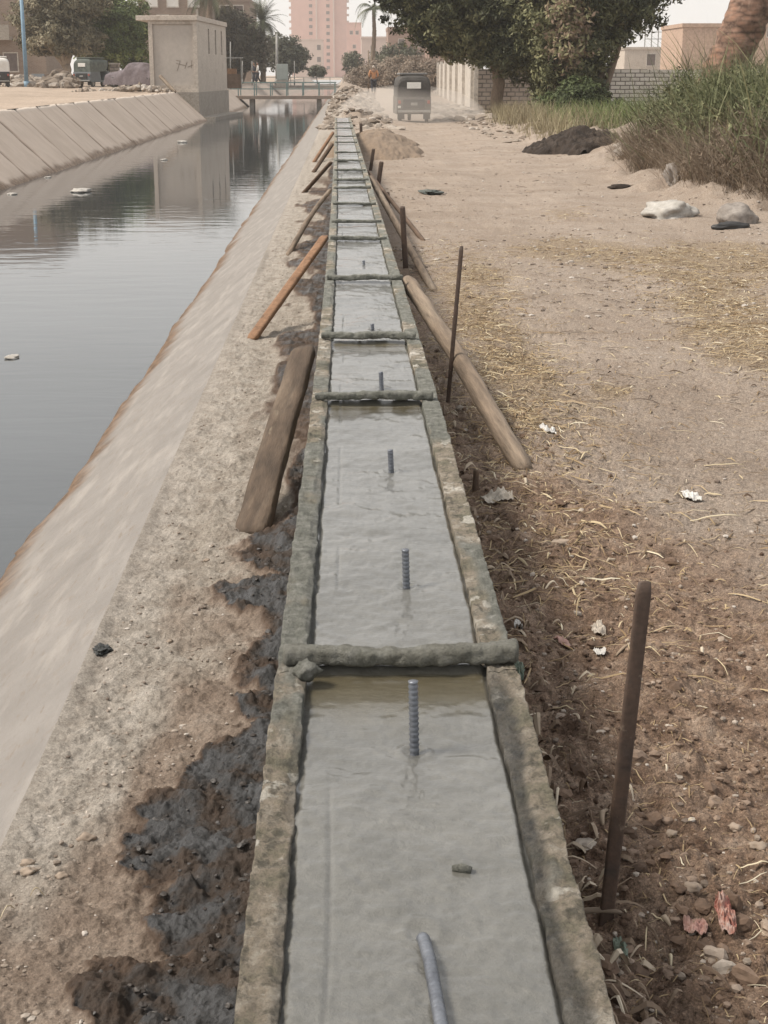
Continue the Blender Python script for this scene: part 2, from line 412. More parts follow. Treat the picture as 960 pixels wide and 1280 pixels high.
CHAFF = [(790, 318, .95, 1.0, 1.1), (900, 322, 1.0, 1.3, 1.1), (905, 375, .5, 1.1, 1.0), (930, 415, .4, .8, .9), (700, 300, .4, .6, .7),
         (640, 450, .30, 1.5, .8), (600, 400, .26, 2.0, .8), (765, 482, .13, .2, .9), (960, 440, .35, .7, .9), (710, 270, .35, .8, .5), (870, 345, .6, 1.0, .9), (600, 350, .3, 2.8, .6), (640, 520, .25, .7, .6)]
build_ground()

# ================================================================ CANAL
ZW = H - 2.40          # water level
def ylist(a, b, k=.012, mn=.03):
    r = [a]
    while r[-1] < b: r.append(r[-1] + max(mn, abs(r[-1]) * k))
    return np.array(r)
def build_canal():
    ys = ylist(-4, 420, .010, .03); s = np.linspace(0, 1, 70)
    Y = np.repeat(ys[:, None], 70, 1); S = np.repeat(s[None, :], len(ys), 0)
    X = XC - S * 1.75; Z = -S * 1.30 - .012 * np.exp(-S * 0) * 0
    rnd_ = ss(0, .03, S); Z = Z + crest(Y) + rnd_ * (.006 * fbm(X * 2.5, Y * .6, o=3, seed=70) + .0025 * fbm(X * 22, Y * 4, o=4, seed=71, g=.6)) + .010 * (rnd_ - 1) * 0
    dw = (Z - ZW)                      # height above the water
    edge = dw - .05 - .055 * fbm(X * .2, Y * 1.4, o=5, seed=72, g=.6)
    out = ss(.03, -.01, edge)          # past the ragged lower end of the render coat
    Z = Z - out * .05
    brown = ss(.15, .03, edge + .03 * fbm(X * 6, Y * 6, o=3, seed=73))
    b = NB('bank_lining'); p = b.coord('pos'); ps = b.coord('pos', (1.0, .24, 1.0), (0, 0, R(12)))
    a = b.sep(b.attr('mask', 'Color'))
    nM = b.noise(p, 2.2, 9, .72); st = b.noise(ps, 34, 8, .72); nF = b.noise(p, 120, 5, .7)
    col = b.ramp(nM, [(.3, (.198, .182, .168)), (.7, (.272, .252, .235))])
    col = b.mix(b.mr(st, .57, .66, 0, .8), col, (.20, .165, .135))
    col = b.mix(b.mr(b.noise(ps, 7, 4, .6), .5, .7, 0, .5), col, (.38, .35, .32))
    col = b.mix(b.mr(nF, .58, .68, 0, .6), col, (.19, .155, .125))
    col = b.mix(a[0], col, b.ramp(b.noise(p, 12, 6, .7), [(.35, (.06, .038, .022)), (.6, (.20, .125, .075))]))
    col = b.mix(b.mr(b.noise(p, 14, 7, .75), .56, .66, 0, .6), col, (.235, .20, .17))
    n = b.bump(st, .6, .010); n = b.bump(nF, .6, .004, n)
    m = b.fin(col, .85, n)
    o = grid('canal_bank', X, Y, Z, m, flip=True, attrs={'mask': np.stack([brown, brown, brown], -1).reshape(-1, 3)})
    tag(o, kind='structure')
    # far bank: sloping slabs with joints
    b = NB('slab_lining'); p = b.coord('pos'); a = b.sep(b.attr('mask', 'Color'))
    nM = b.noise(p, .8, 6, .6); nF = b.noise(p, 9, 6, .7)
    col = b.ramp(nM, [(.3, (.42, .345, .285)), (.7, (.52, .435, .368))])
    pv = b.coord('pos', (.25, 2.2, .25))
    col = b.mix(b.mr(b.noise(pv, 2.5, 5, .65), .55, .7, 0, .45), col, (.27, .205, .16))
    col = b.mix(a[1], col, b.mix(b.mr(nF, .4, .6), (.12, .085, .06), (.27, .2, .15)))
    col = b.mix(a[0], col, (.16, .115, .085)); col = b.mix(b.math('MULTIPLY', a[2], .7), col, (.55, .49, .43))
    m2 = b.fin(col, .9, b.bump(nF, .4, .02))
    for (y0, y1, ph) in ((-6, 85.2, 0.3), (97.5, 121, 1.1)):
        n = int((y1 - y0) / .10); ys = np.linspace(y0, y1, n); s = np.linspace(-.03, 1, 40); s = np.concatenate([s, [1.001, 1.06, 1.2]])
        Y = np.repeat(ys[:, None], len(s), 1); S = np.repeat(s[None, :], len(ys), 0)
        Sx = np.clip(S, -.5, 1.2)
        X = -6.95 - np.minimum(Sx, 1) * 2.1 - np.maximum(Sx - 1, 0) * 2.0; Z = ZW - .40 + np.clip(Sx, -.5, 1) * 1.90 - .03 * (S > 1.0)
        q = (Y + ph + .10 * vn(Y * .05, S * 0, seed=5)) / 3.1 - S * .12
        jd = np.abs(q - np.round(q)) * 3.1
        j = ss(.12, .04, jd)
        panel = vn(np.round(q + .5) * 7.3, S * 0, seed=81)
        Z = Z - j * .05 + panel * .02 * (S < 1) + .012 * fbm(X * 1.2, Y * 1.2, o=3, seed=83)
        dw = Z - ZW; foot = ss(.17, .05, dw + .05 * fbm(Y * 1.5, X * 2, o=4, seed=85))
        lip = ss(.95, .985, S) * (1 - j)
        o = grid('canal_bank', X, Y, Z, m2, attrs={'mask': np.stack([j, foot, lip], -1).reshape(-1, 3)}); tag(o, kind='structure')
    # distant banks beyond the second section
    tp = np.array([[-9.1, .79], [-7.4, -.7], [-6.9, -1.1]])
    ys = np.linspace(121, 420, 60); Y = np.repeat(ys[:, None], 3, 1)
    o = grid('canal_bank', np.repeat(tp[None, :, 0], 60, 0), Y, np.repeat(tp[None, :, 1], 60, 0), m2, flip=True,
             attrs={'mask': np.zeros((180, 3))}); tag(o, kind='structure')
    # water
    b = NB('canal_water'); p = b.coord('pos', (.55, 1.5, 1)); p2 = b.coord('pos')
    n = b.bump(b.noise(p, 1.6, 3, .5, .4), .055, .05); n = b.bump(b.noise(p, 9, 2, .5), .018, .02, n)
    big = b.noise(p2, .25, 3, .5)
    col = b.ramp(big, [(.35, (.045, .052, .057)), (.65, (.058, .066, .072))])
    mw = b.fin(col, b.mr(big, .4, .6, .012, .03), n, IOR=1.52)
    me = bpy.data.meshes.new('canal_water'); me.from_pydata([(-9, -6, ZW), (XC - .1, -6, ZW), (XC - .1, 420, ZW), (-9, 420, ZW)], [], [(0, 1, 2, 3)])
    tag(link('canal_water', me, mw), kind='structure')
    # canal bed keeps it closed
    # left bank land
    ys = np.concatenate([np.linspace(-6, 130, 260), np.geomspace(131, 900, 60)])
    xs = -9.05 - np.concatenate([np.linspace(0, 40, 150), np.geomspace(42, 480, 30)])
    X = np.repeat(xs[None, :], len(ys), 0); Y = np.repeat(ys[:, None], len(xs), 1)
    Z = .80 + .06 * fbm(X * .4, Y * .4, o=4, seed=90) * ss(-9.05, -10, X) + .15 * ss(-12, -20, X)
    o = grid('ground', X, Y, Z, GM, flip=True); tag(o, kind='structure')
    # land closing the view past the canal
    ys = np.geomspace(415, 900, 50); X = np.repeat(np.linspace(-9.05, XC, 8)[None, :], 50, 0); Y = np.repeat(ys[:, None], 8, 1)
    o = grid('ground', X, Y, .3 + 0 * X, GM); tag(o, kind='structure')
GM = mat('bank_soil', [(.30, .235, .18), (.42, .335, .265)], .7, .95, 12, .5, .03, kind='pos')
build_canal()

# ================================================================ CAST CONCRETE AND ITS FORMWORK
CT = .488     # top of the fresh concrete
BARROWS = [820, 495, 420, 347, 297, 276, 254, 234, 224, 212, 200, 190, 177.5, 170, 160, 153]
BARY = [float(G(460, r, .52).y) for r in BARROWS]
BWL = .078
def inner(y):
    a, b = bl(y), br(y); wd = b - a; t = np.minimum(.062, wd * .125); return a + t, b - t * 1.05
def conc_mat():
    b = NB('fresh_concrete'); p = b.coord('pos'); pr = b.coord('pos', (.75, 1.15, 1))
    a = b.sep(b.attr('mask', 'Color'))
    nL = b.noise(p, 3, 5, .6); nS = b.noise(pr, 20, 8, .68, .3); nF = b.noise(p, 130, 6, .7)
    col = b.ramp(nL, [(.3, (.118, .116, .103)), (.7, (.158, .155, .139))])
    col = b.mix(b.mr(nS, .3, .7), col, b.mix(1.0, col, (.74, .74, .72), 'MULTIPLY')); col = b.mix(b.mr(b.noise(pr, 5, 7, .7, .8), .48, .66, 0, .5), col, (.198, .194, .176))
    col = b.mix(b.mr(nF, .60, .72, 0, .3), col, (.12, .12, .11)); col = b.mix(a[0], col, (.115, .10, .066)); col = b.mix(a[1], col, (.05, .05, .045))
    rough = b.mix(a[0], b.mr(nS, .35, .65, .40, .52), (.16, .16, .16))
    n = b.bump(nS, .7, .012); n = b.bump(nF, .55, .0036, n)
    return b.fin(col, rough, n, Specular_IOR_Level=.6, Coat_Weight=.9, Coat_Roughness=.17, Coat_IOR=1.6)
def form_mat():
    b = NB('mortar_caked_timber'); p = b.coord('pos'); a = b.sep(b.attr('mask', 'Color'))
    nL = b.noise(p, 6, 6, .65); nM = b.noise(p, 28, 7, .7); nF = b.noise(p, 140, 4, .7)
    mortar = b.ramp(nM, [(.3, (.085, .088, .072)), (.48, (.175, .177, .152)), (.62, (.255, .255, .228)), (.74, (.38, .375, .345))])
    mortar = b.mix(b.mr(nF, .56, .70, 0, .6), mortar, (.07, .072, .06))
    aged = b.ramp(nL, [(.34, (.085, .083, .060)), (.44, (.20, .18, .128)), (.52, (.29, .245, .19)), (.60, (.40, .36, .30)), (.68, (.66, .62, .56))])
    aged = b.mix(b.mr(nM, .50, .62, 0, .85), aged, (.085, .078, .058))
    aged = b.mix(b.mr(b.noise(p, 11, 4, .6), .60, .64, 0, .8), aged, (.58, .55, .49))
    col = b.mix(a[0], mortar, aged)
    col = b.mix(b.math('MULTIPLY', a[1], b.mr(nM, .35, .6, 1.0, .55)), col, (.050, .050, .046))
    g = b.mr(nF, .3, .7, .78, 1.22); cc = b.n.new('ShaderNodeCombineColor'); [b.l(g, cc.inputs[i]) for i in range(3)]
    col = b.mix(1.0, col, cc.outputs[0], 'MULTIPLY')
    n = b.bump(b.noise(p, 50, 8, .75), 1.0, .011); n = b.bump(b.noise(p, 200, 4, .7), .6, .003, n)
    return b.fin(col, b.mix(a[1], (.8, .8, .8), (.35, .35, .35)), n)
m_conc, m_form = conc_mat(), form_mat()
def build_beam():
    ys = ylist(.9, YEND, .0035, .004); u = np.linspace(0, 1, 110)
    Y = np.repeat(ys[:, None], 110, 1); U = np.repeat(u[None], len(ys), 0)
    a, c = inner(ys); a = a - .004; c = c + .004
    X = a[:, None] + U * (c - a)[:, None]
    f = 1 / (1 + (Y / 9) ** 2)
    Z = CT + .0021 * fbm(X * 13, Y * 15, o=5, seed=101, g=.62) + .006 * fbm(X * 3, Y * 3, o=3, seed=102)
    Z = Z + .0012 * f * fbm(X * 60, Y * 70, o=3, seed=108)
    # trowel line down the left third, laps along both forms
    g = (X - a[:, None]); g2 = (c[:, None] - X)
    tr = .058 + .008 * vn(Y * 2, Y * 0, seed=103)
    Z = Z - .003 * np.exp(-((g - tr) / .004) ** 2) * ss(.0, .3, vn(Y * 2.7, Y * 0 + 3, seed=104))
    Z = Z - .006 * ss(.018, .004, g + .004 * vn(Y * 9, Y * 0, seed=105)) - .010 * ss(.014, .004, g2 + .003 * vn(Y * 9, Y * 0, seed=106))
    pool = np.zeros(Y.shape)
    for i, by in enumerate(BARY):
        d = by - Y                                   # on the near side of each batten the surface sags and water stands
        k = ss(0, .02, d + .0) * ss(.24 + .09 * fbm(X * 9, Y * 0 + i, o=3, seed=110 + i), .10, d) if i in (0, 2, 1) else 0 * d
        pool = np.maximum(pool, k)
        Z = Z + .012 * ss(.10, .0, np.abs(d)) * (d < 0)
    Z = Z * (1 - pool * .8) + (CT - .010) * pool * .8
    for (px, py0, py1) in DOW: 
        q = G(px, py0, CT); rr = np.hypot((X - q.x), (Y - q.y) * .8); Z = Z + .0035 * np.exp(-((rr - .028) / .008) ** 2) - .003 * np.exp(-(rr / .014) ** 2)
    grv = np.maximum(ss(.012, .004, g + .004 * vn(Y * 9, Y * 0, seed=105)) * .7, ss(.014, .005, g2 + .003 * vn(Y * 9, Y * 0, seed=106)))
    grv = np.maximum(grv, .55 * np.exp(-((g - tr) / .0022) ** 2) * ss(.0, .4, vn(Y * 2.7, Y * 0 + 3, seed=104)))
    att = np.stack([pool, grv, pool], -1).reshape(-1, 3)
    root = empty('concrete_beam', ((BA[0] + BB[0]) / 2, 1.0, 0)); tag(root, 'long strip of wet grey fresh concrete with steel dowels between the form boards', 'concrete beam')
    o = grid('cast_surface', X, Y, Z, m_conc, attrs={'mask': att}); o.parent = root; o.location = -root.location
    # body below the surface down to the footing, end face
    sec = []
    for y in np.linspace(.9, YEND, 60):
        p, q = inner(y); sec.append([(p, y, CT - .02), (p, y, -.06), (q, y, -.06), (q, y, CT - .02)])
    bm = bmesh.new(); vs = [[bm.verts.new(v) for v in s] for s in sec]
    for i in range(59):
        for k in range(3): bm.faces.new([vs[i][k], vs[i][k + 1], vs[i + 1][k + 1], vs[i + 1][k]])
    bm.faces.new(vs[-1]); bm.faces.new(vs[0])
    o = bmo('core', bm, m_conc, root); o.location = -root.location
    m_bar = mat('rebar_steel', [(.12, .13, .155), (.21, .225, .255)], 14, .38, 60, .3, .003, spots=(30, .66, (.22, .17, .14)), Metallic=.45)
    off = root.location
    for i, (px, py0, py1) in enumerate(DOW):
        q = G(px, py0, CT); yy = q.y; t = P(px, py1, yy); h = max(.03, t.z - CT)
        if i == 0:   # bent one lying forward
            pts = [Vector((q.x, q.y, CT - .015)), Vector((q.x + .001, q.y - .03, CT + .008)), Vector((q.x + .006, q.y - .10, CT + .018)), Vector((q.x + .013, q.y - .26, CT + .022)), Vector((q.x + .02, q.y - .45, CT + .024))]
        else:
            pts = [Vector((q.x, q.y, CT - .03)), Vector((q.x, q.y, CT)), Vector((q.x - .003, q.y + .002, CT + h))]
        # ribbed bar
        L = []; n = 0
        tot = sum((pts[k + 1] - pts[k]).length for k in range(len(pts) - 1)); step = .0035; s = 0; rad = []
        res = []
        while s < tot:
            r = s
            for k in range(len(pts) - 1):
                l = (pts[k + 1] - pts[k]).length
                if r <= l: res.append(pts[k].lerp(pts[k + 1], r / l)); break
                r -= l
            rad.append(  .0084 + (.0015 if n % 3 == 0 else 0)); n += 1; s += step
        o = tubo('dowel', res, rad, m_bar, root, n=12); o.location = -off
    return root
DOW = [(527, 1165, 1100), (518, 938, 852), (508, 735, 686), (489, 587, 562), (477, 487, 464), (466, 414, 404), (455, 331, 326)]
build_beam()

def board(side, y0, y1, label, seed, worn):
    """one form board standing on edge, its top caked in mortar"""
    n = max(14, int((y1 - y0) / max(.006, (y0 + .5) * .0045))); ys = np.linspace(y0, y1, n)
    a, c = inner(ys)
    o_, i_ = (bl(ys), a) if side < 0 else (c, br(ys))
    xl, xr = (o_, i_)
    top = .503
    # profile: left foot, left shoulder, across the top, right shoulder, right foot
    prof = [(0, .02), (0, .25), (0, .42), (0, .47), (.0, .495), (.006, .5015)] + [(t, .503) for t in np.linspace(.03, .97, 21)] + [(.994, .5015), (1, .495), (1, .47), (1, .42), (1, .25), (1, .02)]
    pr = np.array(prof); X = xl[:, None] + pr[None, :, 0] * (xr - xl)[:, None]; Z = np.repeat(pr[None, :, 1], n, 0); Y = np.repeat(ys[:, None], len(prof), 1)
    upm = ss(.40, .485, Z)
    f = 1 / (1 + (Y / 8) ** 2) + .25
    w_out = fbm(Y * 6, Z * 5 + seed, o=4, seed=seed)
    cake = ss(-.12, .28, fbm(X * 5 + seed, Y * 2.3, o=4, seed=seed + 3) + .22 - .62 * ss(3.05, 2.55, Y + .3 * fbm(X * 9, Y * 4, o=3, seed=seed + 4)))
    X = X + upm * .0030 * fbm(Y * 14, Z * 9, o=5, seed=seed + 5, g=.62) * (pr[None, :, 0] * 2 - 1) * 1.0 
    Z = Z + upm * (  .0030 * f * fbm(X * 50, Y * 44, o=5, seed=seed + 7, g=.65) + .004 * cake + .003 * cake * fbm(X * 12, Y * 9, o=3, seed=seed + 9) - .006 * ss(.3, .8, fbm(X * 12, Y * 7, o=3, seed=seed + 11)) * (1 - cake))
    if side > 0: # wet seam along the inside edge
        seam = ss(.62, .30, pr[None, :, 0] + .22 * fbm(Y * 5, X * 12, o=4, seed=seed + 13)) * (1 - cake * .5) * ss(3.1, 2.8, Y)
    else: seam = ss(.75, .95, pr[None, :, 0] + .2 * fbm(Y * 5, X * 12, o=4, seed=seed + 13)) * .5
    Z = Z - seam * .008
    att = np.stack([np.clip((1 - cake), 0, 1), np.clip(seam, 0, 1), 0 * X], -1).reshape(-1, 3)
    F = gridF(n, len(prof)); V = np.stack([X, Y, Z], -1).reshape(-1, 3)
    me = npmesh('formwork_board', V, F, True, {'mask': att})
    # close the ends
    o = link('formwork_board', me, m_form)
    return tag(o, label, 'form board', 'form boards lining the fresh concrete')
LB = [(.9, 2.95, 'nearest left form board with pale worn patches beside the black mud', 1.0), (2.952, 6.0, 'left form board caked in grey mortar beside the wide slanted plank', .1),
      (6.002, 9.6, 'left form board at the foot of the orange brown prop', .0), (9.602, 15.2, 'left form board beside the thin grey stick prop', .0),
      (15.202, 24, 'left form board where the short brown props lean together', .1), (24.002, YEND, 'farthest left form board running into the sand heap', .1)]
RB = [(.9, 2.95, 'nearest right form board with bleached edge and white splash', 1.0), (2.952, 5.7, 'right form board caked in grey mortar next to the crumpled white rag', .1),
      (5.702, 8.6, 'right form board against which the thick round pole leans', .0), (8.602, 13.8, 'right form board with a pale plank end near the tall bent stake', .0),
      (13.802, 23, 'right form board beside the long second pole', .1), (23.002, YEND, 'farthest right form board running into the sand heap', .1)]
for i, (a, b_, l, wn) in enumerate(LB): board(-1, a, b_, l, 200, wn)
for i, (a, b_, l, wn) in enumerate(RB): board(1, a, b_, l, 400, wn)

BARL = ['nearest mortar caked crossbar, thick, with a brown puddle in front of it', 'second crossbar counted from the camera, at the top of the long wet bay',
        'third crossbar counted from the camera, with a dark gap under its near edge', 'fourth crossbar, above the square bay beside the top of the thick pole',
        'fifth crossbar, level with the top of the orange brown prop', 'sixth crossbar, one short bay beyond the orange prop top', 'seventh crossbar from the camera across the wet concrete'] + \
       ['%s crossbar from the camera across the narrowing concrete strip' % k for k in ('eighth', 'ninth', 'tenth', 'eleventh', 'twelfth', 'thirteenth', 'fourteenth', 'fifteenth')] + ['farthest crossbar at the very end of the concrete strip']
for i, (by, l) in enumerate(zip(BARY, BARL)):
    a, c = inner(by); a0, c0 = bl(by), br(by)
    e0, e1 = a0 + .012, c0 + (.006 if i in (0, 3) else -.02)
    n = 90 if i < 5 else 16; sk = .012 * math.sin(i * 2.3)
    pts = [Vector((e0 + (e1 - e0) * t, by + sk * (t - .5) + .004 * math.sin(t * 9 + i), .522 if i < 4 else .517)) for t in np.linspace(0, 1, n)]
    r0 = .025 if i == 0 else .020
    rad = [r0 * (1 - .12 * math.sin(t * 4 + i)) * (.75 if k in (0, n - 1) else 1) for k, t in enumerate(np.linspace(0, 1, n))]
    V, F = tube(pts, rad, n=20, sx=.80)
    for q_ in range(len(pts)):
        c_ = np.array(list(pts[q_])); blk = V[q_ * 20:(q_ + 1) * 20] - c_; mx = np.maximum(np.abs(blk[:, 1]), np.abs(blk[:, 2]) / .8) / np.maximum(np.hypot(blk[:, 1], blk[:, 2] / .8), 1e-6); V[q_ * 20:(q_ + 1) * 20] = c_ + blk / (mx[:, None] ** .75) * .93
    C_ = np.vstack([np.repeat(np.array([list(p_) for p_ in pts]), 20, 0), V[len(pts) * 20:]]); V = C_ + (V - C_) * (1 + .17 * fbm(V[:, 0] * 45, V[:, 1] * 45, V[:, 2] * 45 + .02, 4, 300 + i) + .08 * fbm(V[:, 0] * 8, V[:, 1] * 8, o=2, seed=i))[:, None]
    V[:, 2] += .004 * fbm(V[:, 0] * 9, V[:, 1] * 9, o=3, seed=i); V[:, 1] += .004 * fbm(V[:, 0] * 12 + 5, V[:, 2] * 4, o=3, seed=i + 50)
    bm = fixtri(V, F); o = bmo('crossbar', bm, m_form, None, True)
    me = o.data; at = me.attributes.new('mask', 'FLOAT_COLOR', 'POINT'); at.data.foreach_set('color', np.tile([.0 if i else .12, 0, 0, 1], len(me.vertices)).astype(np.float32))
    tag(o, l, 'crossbar', 'crossbars tying the form boards')
# a lump of mortar on the fresh surface
q = G(577, 1090, CT)
o = tubo('mortar_lump', [q + Vector((-.014, .004, .004)), q + Vector((0, 0, .007)), q + Vector((.015, -.004, .004))], [.006, .009, .007], m_form, n=10, noise=.2, nf=60)
tag(o, 'small finger sized mortar lump lying on the fresh concrete', 'mortar lump')
q = G(382, 818, .55)
o = rock('mortar_lump', (q.x, q.y, .515), (.026, .024, .02), m_form, 9, amp=.3, f=2); tag(o, 'round mortar lump at left end of nearest crossbar', 'mortar lump')

# ================================================================ PROPS AND STAKES
m_oldwood = mat('weathered_wood', [(.042, .029, .020), (.088, .062, .043), (.17, .13, .095)], 6, .85, 30, .9, .010, (1, 1, .3), fine=.35, spots=(9, .70, (.22, .18, .13)))
m_orange = mat('orange_wood', [(.175, .092, .048), (.27, .155, .088)], 5, .8, 40, .5, .004, fine=.25, spots=(14, .6, (.12, .07, .04)))
m_pole = mat('pole_wood', [(.11, .080, .056), (.20, .152, .112), (.29, .235, .18)], 5, .85, 34, 1.0, .012, (1, 1, .12), fine=.42, spots=(7, .62, (.10, .075, .055)))
m_darkwood = mat('dark_wood', [(.085, .055, .036), (.15, .10, .07)], 5, .85, 30, .7, .008, fine=.3)
def beam_between(name, a, b, ra, rb, m, label, cat, sx=1.0, n=12, noise=.06, group=None, bend=0.0, seed=5, flatn=False, roll=0.0, face=None):
    """a pole or plank modelled along local Z and laid from a to b"""
    a, b = Vector(a), Vector(b); L = (b - a).length; N = 40
    V = []
    for i in range(N):
        t = i / (N - 1); r = ra + (rb - ra) * t; e = 1.0
        if i == 0 or i == N - 1: e = .80
        for k in range(n):
            an = 2 * math.pi * k / n; cx, sy = math.cos(an), math.sin(an)
            if flatn: # rounded rectangle
                q = max(abs(cx), abs(sy)); cx, sy = cx / q ** .8, sy / q ** .8
            V.append((r * cx * e, r * sx * sy * e + bend * math.sin(t * math.pi) * L, t * L))
    V = np.array(V); d = 1 + noise * fbm(V[:, 0] * 18 + seed, V[:, 1] * 18, V[:, 2] * 5, 4, seed)
    V[:, 0] *= d; V[:, 1] = V[:, 1] * d
    F = gridF(N, n, True).tolist(); c0 = len(V); V = np.vstack([V, [[0, 0, -.004]], [[0, 0, L + .004]]])
    for k in range(n): F.append([(k + 1) % n, k, c0, c0]); F.append([(N - 1) * n + k, (N - 1) * n + (k + 1) % n, c0 + 1, c0 + 1])
    bm = fixtri(V, F); o = bmo(name, bm, m, None, True)
    qd = (b - a).to_track_quat('Z', 'Y'); o.rotation_mode = 'QUATERNION'
    if face is not None:      # broad face square to the given direction
        zz_ = (b - a).normalized(); xx_ = zz_.cross(Vector(face)).normalized(); yy_ = zz_.cross(xx_)
        qd = Matrix((xx_, yy_, zz_)).transposed().to_quaternion()
    o.rotation_quaternion = qd @ Quaternion((0, 0, 1), roll); o.location = a
    return tag(o, label, cat, group)
def hz(x, y): return float(hR(np.array([x]), np.array([y]))[0])
def foot(px, py): g = G(px, py); return Vector((g.x, g.y, hz(g.x, g.y)))
def prop(side, foot_px, top_px, zt, ra, rb, m, label, **k):
    f = foot(*foot_px); t = G(top_px[0], top_px[1], zt)
    # the top bears on the outer face of the form
    x = (bl(t.y) - ra * .9) if side < 0 else (br(t.y) + ra * .9)
    t = Vector((x, t.y, zt)); f.z -= .01
    return beam_between('prop', f, t, ra, rb, m, label, 'timber prop', group='timber props shoring the formwork', **k)
G_ = dict
prop(-1, (313, 664), (386, 436), .49, .070, .058, m_oldwood, 'wide dark weathered plank leaning on the left form', sx=.36, flatn=True, n=24, noise=.09, face=(.35, 1, -.45))
prop(-1, (314, 424), (408, 296), .50, .034, .032, m_orange, 'orange brown sawn batten leaning on the left form', sx=.5, flatn=True, n=16, noise=.05, face=(.3, 1, -.6))
prop(-1, (359, 318), (414, 238), .46, .028, .024, m_pole, 'thin grey crooked stick leaning on the left form', bend=.02)
prop(-1, (379, 241), (411, 203), .46, .045, .040, m_darkwood, 'brown prop nearest of the short cluster on the left', sx=.6)
prop(-1, (391, 216), (415, 180), .48, .036, .036, m_darkwood, 'dark middle prop of the short cluster on the left')
prop(-1, (392, 203), (416, 166), .50, .036, .036, m_orange, 'far reddish prop of the short cluster on the left')
prop(1, (656, 592), (512, 352), .47, .046, .048, m_pole, 'thick pale round pole leaning on the right form', n=18, noise=.08, bend=.01)
prop(1, (543, 364), (463, 222), .46, .034, .038, m_pole, 'long slender pole leaning on the right form farther off', n=12, noise=.08)
prop(1, (530, 300), (470, 214), .44, .025, .025, m_darkwood, 'thin stick prop just behind the long slender pole', n=10)

def stake(name, bot, top, wd, th, label, m, cat='stake', taper=1.0, bend=0.0, yoff=0.0, cap=True, roll=0.0):
    f = foot(*bot); t = P(top[0], top[1], f.y + yoff)
    o = beam_between(name, f - (t - f).normalized() * .15, t, wd, wd * taper, m, label, cat, sx=th / wd, flatn=True, n=20, noise=.05, group='iron stakes driven beside the form', bend=bend, roll=roll, face=(.15, 1, -.3))
    return o
stake('iron_stake', (757, 1165), (806, 728), .0150, .006, 'tall rusty flat iron stake in the near right foreground', m_iron, roll=.2, yoff=.0)
stake('iron_stake', (560, 512), (577, 308), .011, .009, 'tall thin bent dark stake beside the thick pole', m_iron, bend=.012)
stake('iron_stake', (507, 338), (503, 258), .024, .018, 'straight dark stake standing where the long slender pole ends', m_iron)
stake('iron_stake', (485, 260), (484, 240), .03, .022, 'very short dark stake stub between two taller stakes', m_iron)
stake('iron_stake', (472, 240), (477, 202), .032, .024, 'dark stake with rounded top left of the green plastic scrap', m_iron)
stake('iron_stake', (463, 214), (467, 186), .03, .022, 'small leaning stake in front of the sand heap foot', m_iron)
stake('iron_stake', (457, 186), (457, 166), .03, .022, 'small stake stuck at the near edge of the sand heap', m_iron)
stake('iron_stake', (452, 183), (451, 154), .034, .025, 'farthest stake standing against the sand heap', m_iron)
f = foot(594, 622); o = beam_between('wood_stub', f - Vector((0, 0, .1)), f + Vector((.002, .0, .09)), .018, .012, m_darkwood, 'short brown wooden stub beside the right form', 'wood stub', noise=.2)
f = foot(757, 1168)
o = beam_between('driftwood_piece', f + Vector((-.06, .02, .02)), f + Vector((.03, .0, .03)), .006, .004, m_pole, 'pale splintered stick lying against the near iron stake', 'stick', noise=.3, bend=.05)

# ================================================================ HEAPS
def heap(name, cx, cy, rx, ry, h, m, label, cat, seed=1, n=120, rough=.06, p=1.4, fz=None, kind=None):
    u = np.linspace(-1.15, 1.15, n); X, Y = np.meshgrid(u, u)
    r = np.hypot(X, Y) + .16 * fbm(X * 2, Y * 2, o=4, seed=seed)
    k = np.clip(1 - r, -.2, 1); Z = h * np.sign(k) * np.abs(k) ** (1 / p) * (1 + .1 * fbm(X * 3, Y * 3, o=3, seed=seed + 1)) + rough * h * fbm(X * 12, Y * 12, o=4, seed=seed + 2)
    Xw, Yw = cx + X * rx, cy + Y * ry; g = hR(Xw, Yw); Z = np.where(k > .0, Z, -.03 + .3 * k) + g
    o = grid(name, Xw, Yw, Z, m); return tag(o, label, cat, kind=kind)
m_sand = mat('heap_sand', [(.175, .128, .090), (.25, .19, .14)], 1.2, .95, 22, .5, .02, kind='pos')
m_manure = mat('dark_manure', [(.018, .012, .009), (.034, .024, .018), (.07, .052, .04)], 2.5, .95, 14, .9, .04, kind='pos')
heap('sand_heap', .72, 37.5, 1.22, 6.5, .44, m_sand, 'tan sand heap beside the far end of the concrete strip', 'sand heap', 11)
q = G(722, 194); heap('manure_heap', q.x + .1, q.y + 1.4, 1.02, 1.4, .46, m_manure, 'dark brown manure heap at the foot of the reed bank', 'manure heap', 21, rough=.10)

